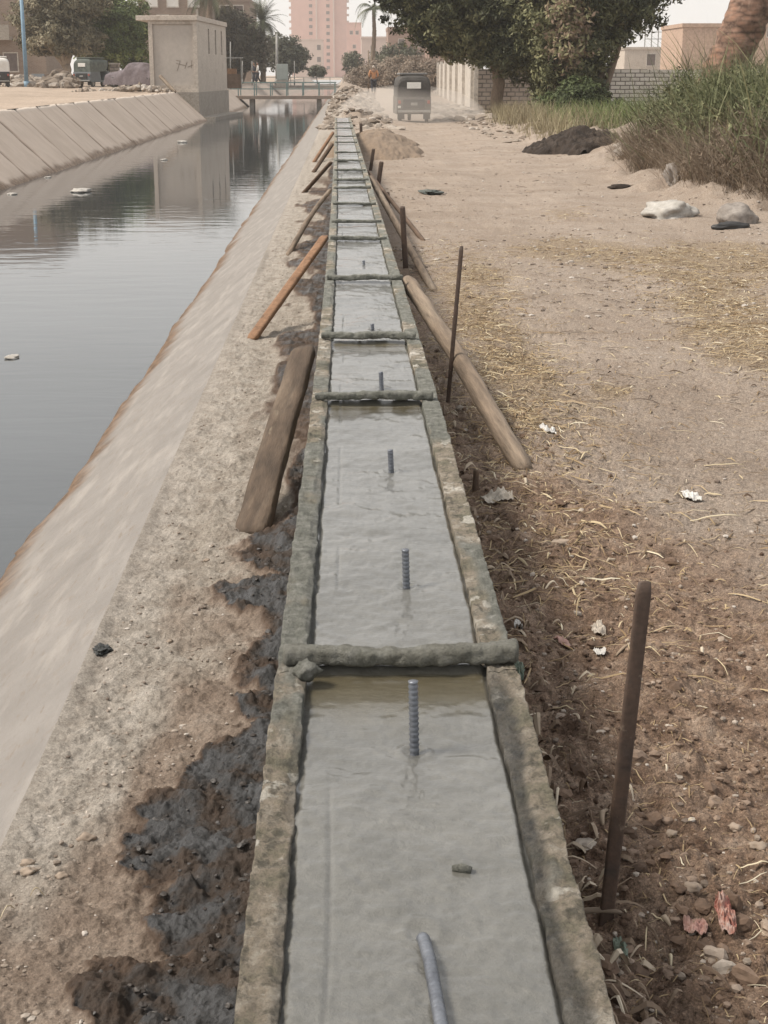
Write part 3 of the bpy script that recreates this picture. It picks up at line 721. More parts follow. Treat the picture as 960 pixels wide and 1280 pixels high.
# ================================================================ BUILDINGS
def brick_mat(name, c1, c2, mortar, scale=1.0, bw=.24, bh=.075, rot=(0, 0, 0), stain=(.3, .25, .2), msz=.012, st=.35):
    b = NB(name); p = b.n.new('ShaderNodeTexCoord').outputs['Object']
    # pick the wall plane from the facing: brick rows run along x+y, up z
    s = b.n.new('ShaderNodeSeparateXYZ'); b.l(p, s.inputs[0]); cx = b.n.new('ShaderNodeCombineXYZ')
    b.l(b.math('ADD', s.outputs[0], s.outputs[1]), cx.inputs[0]); b.l(s.outputs[2], cx.inputs[1])
    wob = b.noise(p, 3, 3, .5, col=True); v = b.n.new('ShaderNodeVectorMath'); v.operation = 'MULTIPLY_ADD'; b.l(wob, v.inputs[0]); v.inputs[1].default_value = (.03, .03, 0); b.l(cx.outputs[0], v.inputs[2])
    t = b.n.new('ShaderNodeTexBrick'); b.l(v.outputs[0], t.inputs['Vector']); t.inputs['Scale'].default_value = scale
    t.inputs['Brick Width'].default_value = bw; t.inputs['Row Height'].default_value = bh; t.inputs['Mortar Size'].default_value = msz; t.inputs['Mortar Smooth'].default_value = .3
    for i, c in zip(('Color1', 'Color2', 'Mortar'), (c1, c2, mortar)): t.inputs[i].default_value = (*c, 1)
    n = b.noise(p, .9, 6, .65); n2 = b.noise(p, 14, 5, .6)
    col = b.mix(b.mr(n, .45, .72, 0, st), t.outputs[0], stain); col = b.mix(b.mr(n2, .55, .7, 0, .35), col, stain)
    return b.fin(col, .92, b.bump(t.outputs['Fac'], -.8, .015))
m_brick_red = brick_mat('red_brick', (.30, .16, .115), (.24, .13, .10), (.30, .26, .22), bw=.26, bh=.09)
m_brick_brown = brick_mat('brown_brick', (.20, .14, .11), (.26, .19, .15), (.30, .26, .22), bw=.26, bh=.09)
m_wall_white = brick_mat('whitewashed_block', (.74, .70, .64), (.62, .58, .52), (.13, .11, .09), bw=.42, bh=.17, msz=.022, stain=(.42, .37, .31), st=.3)
m_wall_dark = brick_mat('bare_block', (.30, .25, .21), (.22, .18, .155), (.07, .06, .05), bw=.40, bh=.20, msz=.030, stain=(.42, .38, .34), st=.5)
m_plaster = mat('tan_plaster', [(.45, .395, .34), (.53, .47, .41)], 1.2, .9, 9, .3, .01, spots=(1.7, .6, (.40, .34, .285)))
m_plaster_pale = mat('pale_plaster', [(.46, .42, .37), (.56, .52, .47)], .8, .9, 6, .3, .01, spots=(2.2, .6, (.33, .29, .25)))
m_pink = mat('pink_render', [(.55, .34, .295), (.61, .39, .335)], .05, .9, .5, .05, .01, fine=.06)
m_pink2 = mat('pale_pink_render', [(.52, .42, .37), (.58, .47, .42)], .05, .9, .5, .05, .01, fine=.06)
m_win = mat('window_dark', [(.10, .075, .07), (.14, .11, .10)], 2, .3, 5, 0, .01)
m_conc_old = mat('old_concrete', [(.28, .25, .215), (.36, .325, .285)], 1.5, .9, 12, .4, .01)
m_green_rail = mat('green_paint', [(.13, .19, .18), (.19, .26, .25)], 3, .6)

def part(name, m, root, boxes, bev=0.0, smooth=False):
    bm = bmesh.new()
    for bx in boxes: box(bm, *bx, bev=bev)
    return bmo(name, bm, m, root, smooth)

# pump house on the far bank
PY = 85.4
hx1 = P(247, 60, PY).x; hx0 = P(186, 60, PY).x; hzt = P(215, 19, PY).z; gz = .78
W_, D_, Hh = hx1 - hx0, 11.6, hzt - gz - .02
root = empty('pump_house', (hx0, PY, gz), R(-3.5)); tag(root, 'square tan plastered pump house standing over the far canal bank', 'pump house')
t = .22
part('front_panel', mat('smooth_render', [(.44, .395, .35), (.49, .44, .395)], .8, .9, 5, .15, .01, fine=.08), root, [(t, W_ - t, .13, .30, .35, Hh - .42)])
part('panel_frame', m_plaster, root, [(t, W_ - t, .02, .32, Hh - .42, Hh - .25)]); part('panel_frame', m_plaster, root, [(t, W_ - t, .02, .32, 0, .35)])
part('wall', m_plaster, root, [ (t, W_ - t, D_ - .2, D_, 0, Hh - .25), (0, .2, t, D_ - t, 0, Hh - .25)])
part('corner_pier', m_plaster, root, [(0, t, 0, .3, 0, Hh - .25)]); part('corner_pier', m_plaster, root, [(W_ - t, W_, 0, .3, 0, Hh - .25)])
# side wall towards the canal: piers with narrow slots
ys_ = [.3, 4.2, 4.7, 6.9, 7.4, 9.4, 9.9, D_]
bx = [(W_ - .2, W_ - .02, ys_[i], ys_[i + 1], 0, Hh - .25) for i in (0, 2, 4, 6)] + [(W_ - .2, W_ - .02, ys_[i], ys_[i + 1], 0, Hh - 1.9) for i in (1, 3, 5)] + [(W_ - .2, W_ - .02, ys_[i], ys_[i + 1], Hh - .55, Hh - .25) for i in (1, 3, 5)]
part('side_wall', m_plaster, root, bx)
for i in (1, 3, 5): part('slot_window', m_win, root, [(W_ - .16, W_ - .12, ys_[i], ys_[i + 1], Hh - 1.9, Hh - .55)])
part('roof', m_plaster, root, [(-.62, W_ + .06, -.12, D_ + .1, Hh - .25, Hh)], bev=.02)
bm = bmesh.new()
for (x0_, z0_, x1_, z1_) in ((.62, .52, .70, .78), (.70, .78, .60, .80), (.60, .72, .82, .66), (.80, .58, .86, .76), (.86, .62, 1.0, .68), (.95, .60, .97, .80)):
    x0_, x1_ = W_ * x0_ * .9, W_ * x1_ * .9; z0_, z1_ = Hh * (z0_ * .5 + .02), Hh * (z1_ * .5 + .02); l_ = math.hypot(x1_ - x0_, z1_ - z0_)
    box(bm, -l_ / 2, l_ / 2, -.004, .004, -.010, .010, mtx=Matrix.Translation(((x0_ + x1_) / 2, .124, (z0_ + z1_) / 2)) @ Matrix.Rotation(-math.atan2(z1_ - z0_, x1_ - x0_), 4, 'Y'))
bmo('graffiti_scrawl', bm, m_bark, root)
part('roof_post', m_conc_old, root, [(W_ - .16, W_ - .04, .9, 1.05, Hh, Hh + .35)])
part('foundation', m_conc_old, root, [(-.3, W_ + .05, -.25, D_ + .1, -2.6, .0)])
o = part('apron', m_conc_old, root, [(W_ + .05, W_ + .9, -.25, D_ + .1, -2.6, -1.30)])

def building(name, px0, px1, ptop, Y, base, depth, m, label, wins=(), parapet=.3, name2='window', cat='building', wmat=None, extra=None, sh=1.3, sw=1.0):
    a, b_ = P(px0, 90, Y), P(px1, 90, Y); top = P((px0 + px1) / 2, ptop, Y).z
    root = empty(name, ((a.x + b_.x) / 2, Y, base)); tag(root, label, cat); wd = (b_.x - a.x) / 2; h = top - base
    part('wall', m, root, [(-wd, wd, 0, depth, 0, h)])
    part('roof', m, root, [(-wd - .1, wd + .1, -.1, depth + .1, h, h + parapet)])
    for (fx, fz) in wins:
        x = -wd + fx * 2 * wd; z = fz * h
        f = part('window', m_plaster_pale, root, [(x - sw / 2 - .08, x + sw / 2 + .08, -.06, .02, z - .1, z), (x - sw / 2 - .08, x - sw / 2, -.06, .02, z, z + sh), (x + sw / 2, x + sw / 2 + .08, -.06, .02, z, z + sh), (x - sw / 2 - .08, x + sw / 2 + .08, -.06, .02, z + sh, z + sh + .08)])
        part('pane', wmat or m_win, f, [(x - sw / 2, x + sw / 2, -.025, .012, z, z + sh)])
    return root, wd, h
# tall tower block
Yt = 740.
a, b_ = P(365, 90, Yt), P(434, 90, Yt); wd = (b_.x - a.x) / 2; cx = (a.x + b_.x) / 2; ht = 62.0
root = empty('tower_block', (cx, Yt, 0)); tag(root, 'tall pink apartment tower closing the view above the canal', 'apartment tower')
part('wall', m_pink, root, [(-wd, wd * .55, 0, 18, 0, ht), (wd * .55, wd, 1.5, 18, 0, ht - 1)])
part('roof', m_pink, root, [(-wd - .3, wd + .3, -.3, 18.3, ht, ht + 1.1)])
part('pilaster', m_pink2, root, [(wd * .50, wd * .55, -.35, 0, 0, ht)]); part('pilaster', m_pink2, root, [(-wd * .12, -wd * .07, -.35, -.002, 0, ht)])
fl = 3.05
for k in range(1, 19):
    z = k * fl + 1.0
    for fx in (-.30, .32):
        part('window', m_win, root, [(fx * wd - .75, fx * wd + .75, -.12, .05, z, z + 1.35)])
    part('balcony', m_pink2, root, [(-wd - 1.0, -wd, 1, 5, z - .6, z + .35)])
    part('balcony', m_pink2, root, [(wd, wd + 1.0, 3, 8, z - .6, z + .35)])
building('apartment_block', 370, 404, 50, 520, 0, 14, m_pink2, 'low tan block in front of the pink tower', [(.85, .75), (.85, .45)], sh=1.6, sw=1.2)
building('apartment_block', 434, 452, 29, 650, 0, 14, m_pink, 'pale stepped block just right of the pink tower', [(.3, .8), (.7, .8), (.5, .55)], sh=1.4, sw=1.2)
building('brick_building', 485, 540, 38, 290, 0, 12, m_brick_red, 'red brick building on the skyline behind the bent palm', [(.3, .7), (.7, .7)], parapet=.6)
building('brick_building', 452, 500, 48, 350, 0, 12, m_pink2, 'low pinkish house behind the bent palm trunk', [(.3, .7), (.6, .7)], parapet=.4)
building('brick_building', 536, 600, 42, 250, 0, 12, m_brick_red, 'red brick house half hidden by the large dark tree', [(.3, .7)], parapet=.4)
building('brick_building', 258, 314, 2, 180, .9, 14, m_brick_brown, 'brown brick building with flat roof behind the pump house', [(.75, .8), (.45, .8), (.75, .5), (.45, .5)])
building('brick_building', 176, 262, -30, 150, .9, 12, m_brick_brown, 'brown brick apartment building rising directly over the pump house roof', [(.2, .72), (.5, .72), (.8, .72), (.35, .5)], wmat=m_white)
rt, wd_, hh_ = building('brick_building', -70, 58, -60, 122, 1.0, 10, m_brick_brown, 'brick house with concrete balcony at the left picture edge', [(.66, .10), (.93, .48)], sh=1.3)
part('balcony', m_conc_old, rt, [(wd_ - 5.0, wd_ - 2.4, -1.3, -.002, 3.2, 3.45), (wd_ - 5.0, wd_ - 2.4, -1.3, -1.2, 3.45, 4.3)])
part('doorway', m_win, rt, [(wd_ - 3.9, wd_ - 3.0, -.03, .05, 0, 2.1)])
# skyline behind the reeds
building('plastered_building', 851, 1010, 34, 150, 0, 10, mat('tan_render', [(.42, .30, .23), (.48, .35, .27)], .3, .9, 4, .2, .02), 'tan plastered building behind the palm trunk', [(.42, .86), (.7, .86)], parapet=.35)
rt, wd_, hh_ = building('plastered_building', 780, 846, 62, 190, 0, 10, m_plaster, 'low grey house with rooftop frame between tree and reeds', [(.5, .6)], parapet=.3)
bm = bmesh.new()
for x in np.linspace(-wd_ * .2, wd_ * .8, 5): box(bm, x - .05, x + .05, 1, 1.1, hh_ + .3, hh_ + 2.6)
for z in (1.2, 2.0, 2.6): box(bm, -wd_ * .2, wd_ * .8, .99, 1.11, hh_ + z, hh_ + z + .08)
bmo('roof_frame', bm, m_metal, rt)

# compound wall along the road and round the corner
def wall_thing(x0, y0, x1, y1, h, m, label, th=.3, cop=None, z0=-.1):
    L = math.hypot(x1 - x0, y1 - y0); root = empty('boundary_wall', (x0, y0, z0), math.atan2(y1 - y0, x1 - x0)); tag(root, label, 'wall')
    n = max(2, int(L / .35)); bm = bmesh.new(); rnd = np.random.default_rng(int(L * 10))
    hs_ = h + (rnd.random(n) > .8) * -.10 * (cop is None)
    vs = []
    for i in range(n + 1):
        x = L * i / n
    for i in range(n): 
        box(bm, L * i / n, L * (i + 1) / n - .0005, 0, th, 0, float(hs_[i]))
    bmo('masonry', bm, m, root)
    if cop: part('coping', cop, root, [(-.03, L + .03, -.04, th + .04, h, h + .08)])
    return root
cy = 76.0; cxr = P(598, 100, cy).x
wall_thing(cxr, cy, 21.0, cy, 2.05, m_wall_dark, 'bare dark block wall behind the trunk of the large tree')
wall_thing(P(728, 100, 68).x, 68, 26.5, 68.6, 2.0, m_wall_white, 'whitewashed block wall with ragged top behind the green grass')
wr = wall_thing(cxr - .2, cy + .1, P(545, 90, 140).x, 140, 2.6, m_plaster_pale, 'pale plastered wall with piers running away along the road', th=-.3)
for k in range(7): part('pier', m_plaster_pale, wr, [(k * 9.2 + .2, k * 9.2 + 1.2, -.005, .16, 0, 2.75)])
wall_thing(P(437, 90, 215).x, 215, P(470, 90, 200).x, 200, 2.2, m_plaster, 'low tan wall behind the walking person')

# footbridge over the canal with railings
root = empty('footbridge', (-9.0, 120.5, .12)); tag(root, 'narrow concrete footbridge with pale green pipe railings', 'footbridge')
part('deck', m_brick_brown, root, [(-.6, 8.5, 0, 3, -.24, 0)])
part('pier', m_conc_old, root, [(1.75, 2.1, .3, 1.9, -1.9, -.242)]); part('pier', m_conc_old, root, [(6.9, 7.25, .3, 1.9, -1.9, -.242)])
for yy in (.06, 2.9):
    bm = bmesh.new()
    for x in np.linspace(-.3, 8.3, 8): box(bm, x - .04, x + .04, yy - .04, yy + .04, 0, .95)
    box(bm, -.35, 8.4, yy - .035, yy + .035, .95, 1.02); box(bm, -.35, 8.4, yy - .025, yy + .025, .48, .53)
    bmo('railing', bm, m_green_rail, root)
root = empty('footbridge', (-9.0, 185., .45)); tag(root, 'second footbridge farther up the canal', 'footbridge')
part('deck', m_conc_old, root, [(-.6, 9.0, 0, 3, -.3, 0)])
bm = bmesh.new()
for x in np.linspace(-.3, 8.9, 7): box(bm, x - .04, x + .04, .04, .12, 0, .9)
box(bm, -.35, 8.95, .045, .115, .9, .97); bmo('railing', bm, m_metal, root)

# ================================================================ VEGETATION
def leafmat(name, stops, trans=.25, rough=.6):
    b = NB(name); a = b.attr('rnd'); col = b.ramp(a, stops)
    return b.fin(col, rough, Specular_IOR_Level=.25)
def quads(C, A, B_):
    """leaf quads (diamonds) centred on C with half axes A, B"""
    V = np.stack([C - A, C - B_ * .9, C + A, C + B_ * .9], 1).reshape(-1, 3)
    return V, np.arange(len(V)).reshape(-1, 4)
def unit(v): return v / np.maximum(np.linalg.norm(v, axis=-1, keepdims=True), 1e-9)
def crown(lobes, nclump, nleaf, size, r, shell=.33, cr=.45, droop=0.0, tint=None):
    """lobes: (x,y,z, rx,ry,rz). returns V,F,rnd"""
    vol = np.array([l[3] * l[4] * l[5] for l in lobes]) ** .67; pk = r.choice(len(lobes), nclump, p=vol / vol.sum())
    L = np.array(lobes)[pk]
    d = unit(r.normal(size=(nclump, 3))); rad = r.random(nclump) ** shell
    rad *= 1 + .16 * fbm(d[:, 0] * 2.2 + pk, d[:, 1] * 2.2, d[:, 2] * 2.2, 3, 5)
    C = L[:, :3] + d * rad[:, None] * L[:, 3:]
    cr_ = cr * (.55 + .9 * r.random(nclump))
    rc = np.clip(.5 + .42 * fbm(C[:, 0] * .6, C[:, 1] * .6, C[:, 2] * .6, 3, 9) + .14 * r.normal(size=nclump), 0, 1)
    if tint is not None: rc = tint(C, rc)
    Cc = np.repeat(C, nleaf, 0) + unit(r.normal(size=(nclump * nleaf, 3))) * (r.random((nclump * nleaf, 1)) ** .5) * np.repeat(cr_, nleaf)[:, None] * np.array([1, 1, .75])
    n = len(Cc); out = np.repeat(d, nleaf, 0)
    a = unit(r.normal(size=(n, 3)) + np.array([0, 0, -droop])); nn = unit(out + r.normal(size=(n, 3)) * .7 + np.array([0, 0, .4])); b_ = unit(np.cross(nn, a)); a = np.cross(b_, nn)
    s = size * (.6 + .8 * r.random((n, 1)))
    V, F = quads(Cc, a * s, b_ * s * .45)
    return V, F, np.repeat(np.clip(np.repeat(rc, nleaf) + .10 * r.normal(size=n), 0, 1), 4)
def branchy(r, base, tips, r0, m, root, name='trunk', fork=0.0):
    bm = bmesh.new(); base = Vector(base)
    if fork:
        V, F = tube([base + Vector((.06 * math.sin(k * 2), 0, fork * k / 5)) for k in range(6)], [r0 * q for q in (1.35, 1.1, 1.0, .97, .98, 1.0)], n=12, noise=.12, seed=4, nf=5)
        vs = [bm.verts.new(v) for v in V]
        for f in F: bm.faces.new([vs[i] for i in dict.fromkeys(f)])
        base = base + Vector((0, 0, fork * .94)); r0 = r0 * .8
    for tp, rr in tips:
        tp = Vector(tp); mid = base.lerp(tp, .45) + Vector((r.normal() * .12, r.normal() * .12, .15)) 
        pts = [base + (mid - base) * t for t in (0, .35, .7)] + [mid.lerp(tp, t) for t in (0.1, .5, 1)]
        rad = [r0 * rr * k for k in (1.15, .95, .85, .65, .42, .18)]
        V, F = tube(pts, rad, n=9, noise=.12, seed=int(r.integers(99)), nf=5)
        vs = [bm.verts.new(v) for v in V]
        for f in F:
            try: bm.faces.new([vs[i] for i in dict.fromkeys(f)])
            except ValueError: pass
    return bmo(name, bm, m, root, True)
def tree(name, label, x, y, z, lobes, ncl, nl, size, mleaf, seed, r0=.18, tips=None, cat='tree', cr=.45, group=None, mb=None, shell=.33, tint=None, droop=0.0, fork=0.0):
    r = np.random.default_rng(seed); root = empty(name, (x, y, z)); tag(root, label, cat, group)
    V, F, a = crown(lobes, ncl, nl, size, r, cr=cr, shell=shell, tint=tint, droop=droop)
    link('crown', npmesh('crown', V, F, False, {'rnd': a}), mleaf, root)
    if tips is None:
        tips = [((l[0] * .9, l[1] * .9, l[2] + .2 * l[5]), .8) for l in lobes[:6]]
    branchy(r, (0, 0, -.15), tips, r0, mb or m_bark, root, fork=fork)
    return root
m_ficus = leafmat('ficus_leaf', [(.0, (.036, .040, .021)), (.35, (.075, .080, .038)), (.60, (.15, .15, .072)), (.80, (.27, .26, .14)), (.90, (.21, .15, .10)), (1, (.26, .19, .14))])
m_dusty = leafmat('dusty_leaf', [(0, (.095, .085, .055)), (.5, (.19, .17, .11)), (1, (.33, .285, .20))])
m_green = leafmat('green_leaf', [(0, (.045, .065, .022)), (.5, (.125, .16, .05)), (1, (.30, .32, .11))])
m_far = leafmat('far_leaf', [(0, (.045, .050, .032)), (.5, (.09, .095, .06)), (1, (.16, .155, .11))])
m_scrub = leafmat('dry_scrub', [(0, (.13, .10, .075)), (.5, (.23, .18, .14)), (1, (.34, .275, .215))])

# big dark roadside tree (two stems standing close: one with a tan trunk, one browned)
q = P(622, 138, 68)
def brown_patch(cx, cz, rx, rz):
    def f(C, rc):
        k = np.exp(-(((C[:, 0] - cx) / rx) ** 2 + ((C[:, 2] - cz) / rz) ** 2)); return np.clip(np.where(k > .45, .86 + .12 * (rc - .5), rc * .82), 0, 1)
    return f
tree('ficus_tree', 'large dark dense tree with tan trunk beside the road', q.x, 68, .05, [(-1.9, 0, 5.4, 3.2, 3.0, 2.7), (.9, -.3, 4.1, 3.2, 3.0, 2.8), (-.2, .3, 6.8, 3.8, 3.2, 2.5), (2.8, .4, 4.4, 2.2, 2.6, 3.0), (.4, -.3, 3.3, 1.9, 1.8, 1.3), (-3.4, .2, 5.7, 2.2, 2.0, 1.6), (2.2, -.2, 2.5, 1.3, 1.4, 1.2), (-.9, .1, 3.3, 1.9, 1.8, 1.2), (-2.4, 0, 3.9, 1.7, 1.8, 1.5), (1.0, .2, 2.6, 1.3, 1.3, .8)],
     3300, 62, .105, m_ficus, 11, r0=.27, tips=[((.2, 0, 3.2), 1.0), ((-1.8, .2, 5.2), .7), ((1.6, -.2, 4.4), .8), ((.3, .3, 6.4), .8)], cr=.42, mb=mat('tan_bark', [(.20, .145, .10), (.30, .225, .165)], 3, .95, 14, .8, .02, (2, 2, .6)), tint=lambda C, rc: rc * .80, fork=1.75)
q = P(742, 150, 60)
tree('ficus_tree', 'browned dark tree reaching down to the grass right of the large tree', q.x, 60, .1, [(-.9, 0, 3.4, 1.9, 1.7, 2.7), (.8, .2, 4.9, 2.0, 1.8, 2.3), (-1.0, -.2, 5.6, 2.1, 1.8, 2.2), (1.9, .2, 5.9, 1.8, 1.5, 1.9), (-.9, .3, 1.0, 1.3, 1.3, 1.3), (-.3, .2, .9, .8, 1.1, .8)],
     1700, 62, .10, m_ficus, 12, r0=.2, cr=.38, tint=brown_patch(-1.1, 3.4, .9, 2.0))

# left bank trees
m_tanb = mat('pale_bark', [(.26, .20, .15), (.38, .31, .24)], 3, .95, 14, .8, .02, (2, 2, .6))
gl = .95
def lt(px, Y): return P(px, 100, Y).x
tree('acacia_tree', 'dusty olive grey tree leaning over the left bank lane', lt(84, 108), 108, gl, [(-.5, 0, 3.3, 2.5, 2.2, 1.6), (-1.3, 0, 4.7, 2.2, 2, 1.5), (1.0, 0, 3.0, 1.7, 1.7, 1.2), (.5, 0, 5.4, 2.4, 2, 1.4), (-2.0, .2, 3.0, 1.2, 1.2, .9)], 700, 48, .12, m_dusty, 21, r0=.30, cr=.42, fork=1.5, mb=m_tanb)
tree('green_tree', 'bright green bushy tree beside the pump house', lt(138, 112), 112, gl, [(.0, 0, 2.9, 2.5, 2.2, 1.9), (1.0, 0, 4.2, 2.2, 2, 1.9), (-.8, 0, 5.0, 2.2, 2, 1.6), (1.4, 0, 2.1, 1.4, 1.6, 1.3)], 900, 50, .12, m_green, 22, r0=.26, cr=.42, fork=1.2)
tree('row_tree', 'brownish green tree right behind the pump house', P(302, 100, 160).x, 160, .9, [(0, 0, 3.6, 2.9, 2.5, 2.6), (-1.1, 0, 5.6, 2.0, 2, 1.6), (1.4, 0, 2.6, 1.6, 1.6, 1.7), (-1.6, 0, 2.2, 1.6, 1.6, 1.6)], 620, 34, .16, leafmat('olive_leaf', [(0, (.055, .052, .036)), (.5, (.11, .10, .07)), (1, (.19, .165, .12))]), 23, cr=.5, group='trees past the pump house')
tree('row_tree', 'rounded dark green tree left of the tan block', P(358, 100, 200).x, 200, .8, [(0, 0, 3.1, 2.7, 2.4, 2.4), (-1.2, 0, 4.3, 1.8, 1.8, 1.5), (1.3, 0, 2.6, 1.6, 1.6, 1.6)], 500, 30, .18, m_far, 24, cr=.5, group='trees past the pump house')
tree('round_shrub', 'small clipped round bush before the tan block', P(397, 100, 205).x, 205, .7, [(0, 0, 1.35, 1.25, 1.1, .72)], 120, 30, .12, m_far, 25, cr=.25, r0=.08, tips=[((0, 0, 1.2), 1)])
tree('row_tree', 'dark tree right of the tower foot', P(441, 100, 212).x, 212, .5, [(0, 0, 2.6, 1.3, 1.5, 1.7), (.6, 0, 1.5, 1.2, 1.2, 1.2)], 220, 28, .17, m_far, 26, cr=.42)
for i, (px, Y, s_, lb) in enumerate([(470, 152, 1.0, 'dry brown scrub bush just behind the walking person'), (500, 146, 1.15, 'dry brown scrub bush straight behind the rickshaw'), (528, 134, 1.0, 'dry brown scrub bush between rickshaw and pale wall'), (452, 168, .8, 'dry brown scrub bush left of the walking person')]):
    tree('scrub_bush', lb, P(px, 100, Y).x, Y, .2, [(0, 0, 1.3 * s_, 2.2 * s_, 1.8, 1.5 * s_), (1.2, .5, 1.7 * s_, 1.4, 1.3, 1.2)], 330, 30, .10, m_scrub, 30 + i, cr=.45, r0=.07, cat='bush', group='dry scrub bushes behind the road', shell=.5)
tree('row_tree', 'greyish green tree top behind the scrub bushes', P(500, 100, 186).x, 186, .2, [(0, 0, 3.6, 2.6, 2, 1.3), (-2, 0, 3.1, 1.6, 1.6, 1.1)], 240, 28, .16, m_far, 36, cr=.5)
q = P(715, 150, 57)
tree('leafy_shrub', 'low dark leafy shrub under the browned tree', q.x + .2, 57, .1, [(0, 0, .7, 1.1, 1.0, .75), (.7, .3, .45, .7, .9, .45), (-.9, .2, .45, .8, .8, .5)], 330, 44, .07, leafmat('shrub_leaf', [(0, (.03, .04, .016)), (.6, (.07, .09, .035)), (1, (.14, .17, .07))]), 37, cr=.25, r0=.05, cat='shrub')
q = P(760, 120, 58)
tree('leafy_shrub', 'olive shrub before the whitewashed wall', q.x, 58, 0, [(0, 0, .4, .8, .8, .38)], 130, 44, .07, leafmat('shrub_leaf2', [(0, (.04, .05, .02)), (.6, (.09, .11, .045)), (1, (.16, .18, .08))]), 38, cr=.25, r0=.05, cat='shrub')

def blades(n, root_fn, hmin, hmax, w, seed, lean=.35, curve=.5, seg=4, az=None):
    r = np.random.default_rng(seed); x, y = root_fn(r, n); n = len(x); z = hR(x, y) - .03
    h = hmin + (hmax - hmin) * r.random(n) ** 1.2; a = r.random(n) * 2 * np.pi; le = lean * r.random(n) + .03
    dx, dy = np.cos(a), np.sin(a); cu = curve * r.random(n); ww = w * (.6 + .8 * r.random(n)); b_ = r.random(n) * 2 * np.pi
    V = np.zeros((n, seg + 1, 2, 3)); 
    for s in range(seg + 1):
        t = s / seg; off = le * t + cu * t * t; k = h * t * np.sqrt(np.maximum(1 - .35 * (off * off), .2))
        cx = x + dx * off * h; cyy = y + dy * off * h; cz = z + k
        hw = ww * (1 - t ** 2.0 * .93) * .5
        for j, sg in ((0, -1), (1, 1)):
            V[:, s, j] = np.stack([cx + np.cos(b_) * hw * sg, cyy + np.sin(b_) * hw * sg, cz], -1)
    base = (np.arange(n) * (seg + 1) * 2)[:, None]; F = []
    for s in range(seg): F.append(base + np.array([s * 2, s * 2 + 1, s * 2 + 3, s * 2 + 2])[None])
    rc = np.clip(.5 + .3 * fbm(x * 1.1, y * 1.1, o=3, seed=seed) + .22 * r.normal(size=n), 0, 1)
    return V.reshape(-1, 3), np.stack(F, 1).reshape(-1, 4), np.repeat(rc, (seg + 1) * 2)
def zone(x0, x1, y0, y1, ok):
    def f(r, n):
        X = np.zeros(0); Y = np.zeros(0)
        while len(X) < n:
            x = x0 + (x1 - x0) * r.random(n); y = y0 + (y1 - y0) * r.random(n); k = ok(x, y) > r.random(n); X = np.append(X, x[k]); Y = np.append(Y, y[k])
        return X[:n], Y[:n]
    return f
m_reed = leafmat('reed_blade', [(0, (.058, .066, .034)), (.4, (.115, .130, .062)), (.75, (.20, .21, .11)), (1, (.32, .29, .16))])
m_dryreed = leafmat('dry_reed', [(0, (.10, .075, .055)), (.5, (.19, .145, .105)), (1, (.32, .255, .185))])
m_drytuft = leafmat('dry_tuft', [(0, (.16, .13, .085)), (.5, (.27, .23, .14)), (1, (.40, .35, .23))])
m_grassg = leafmat('fresh_grass', [(0, (.06, .085, .03)), (.5, (.12, .16, .055)), (1, (.26, .30, .12))])
def stuff(name, V, F, a, m, label, cat, kind='stuff', group=None):
    o = link(name, npmesh(name, V, F, False, {'rnd': a}), m); return tag(o, label, cat, group, kind)
def cat3(*L):
    V = np.vstack([l[0] for l in L]); o = np.cumsum([0] + [len(l[0]) for l in L[:-1]]); F = np.vstack([l[1] + k for l, k in zip(L, o)]); return V, F, np.concatenate([l[2] for l in L])
rz_ = zone(4.5, 13.5, 18.5, 34, lambda x, y: ss(.15, 1.0, verge(x, y)) * ss(34, 29, y) * (.25 + .75 * (fbm(x * 1.3, y * .9, o=2, seed=33) > -.25)))
dz_ = zone(4, 10, 17, 33, lambda x, y: ss(.0, .4, verge(x, y)) * ss(1.7, .6, verge(x, y)) * ss(17, 18.6, y) * ss(33, 28, y))
def fuzz(n, fn, h0, h1, size, seed, asp=.22):
    r = np.random.default_rng(seed); x, y = fn(r, n); n = len(x); base = hR(x, y); hh = (h0 + (h1 - h0) * r.random(n)) * (.75 + .35 * fbm(x * 1.4, y * 1.1, o=3, seed=seed))
    C = np.stack([x, y, base + hh], -1); a = unit(r.normal(size=(n, 3)) + np.array([0, 0, .7])); b_ = unit(np.cross(a, r.normal(size=(n, 3)))); s_ = size * (.5 + r.random((n, 1)))
    V, F = quads(C, a * s_, b_ * s_ * asp); rc = np.clip(.5 + .4 * fbm(x * 1.3, y * 1.3, hh * 2, 3, seed) + .15 * r.normal(size=n), 0, 1)
    return V, F, np.repeat(rc, 4)
stuff('reeds', *cat3(blades(16000, rz_, .70, 1.42, .010, 51, .55, .9), blades(9500, rz_, .4, 1.3, .020, 57, .9, 1.2), blades(1300, rz_, 1.2, 1.9, .020, 52, .25, .6), fuzz(85000, rz_, .15, 1.18, .050, 58)), m_reed, 'dense green reeds covering the top of the right bank', 'reeds')
stuff('dry_reeds', *cat3(blades(11000, dz_, .25, .80, .006, 53, 1.0, 1.0), blades(3500, dz_, .35, .95, .009, 54, .8, 1.1), fuzz(30000, dz_, .02, .60, .045, 59, .12)), m_dryreed, 'brown dry stalks on the lower slope of the right bank', 'dry stalks')
gz_ = zone(5.5, 14, 40, 52, lambda x, y: ss(.3, 1.0, verge(x, y)) * ss(5.8, 7.0, x) * (.4 + .6 * (fbm(x, y, o=2, seed=3) > -.2)))
stuff('grass', *blades(6500, gz_, .3, .8, .018, 55, .3, .4), m_grassg, 'bright green grass in front of the whitewashed wall', 'grass')
tz_ = zone(4.8, 8.6, 40, 66, lambda x, y: ss(-.5, .2, verge(x, y)) * (fbm(x * 1.2, y * 1.2, o=2, seed=13) > -.1) * ss(8.0, 6.6, x))
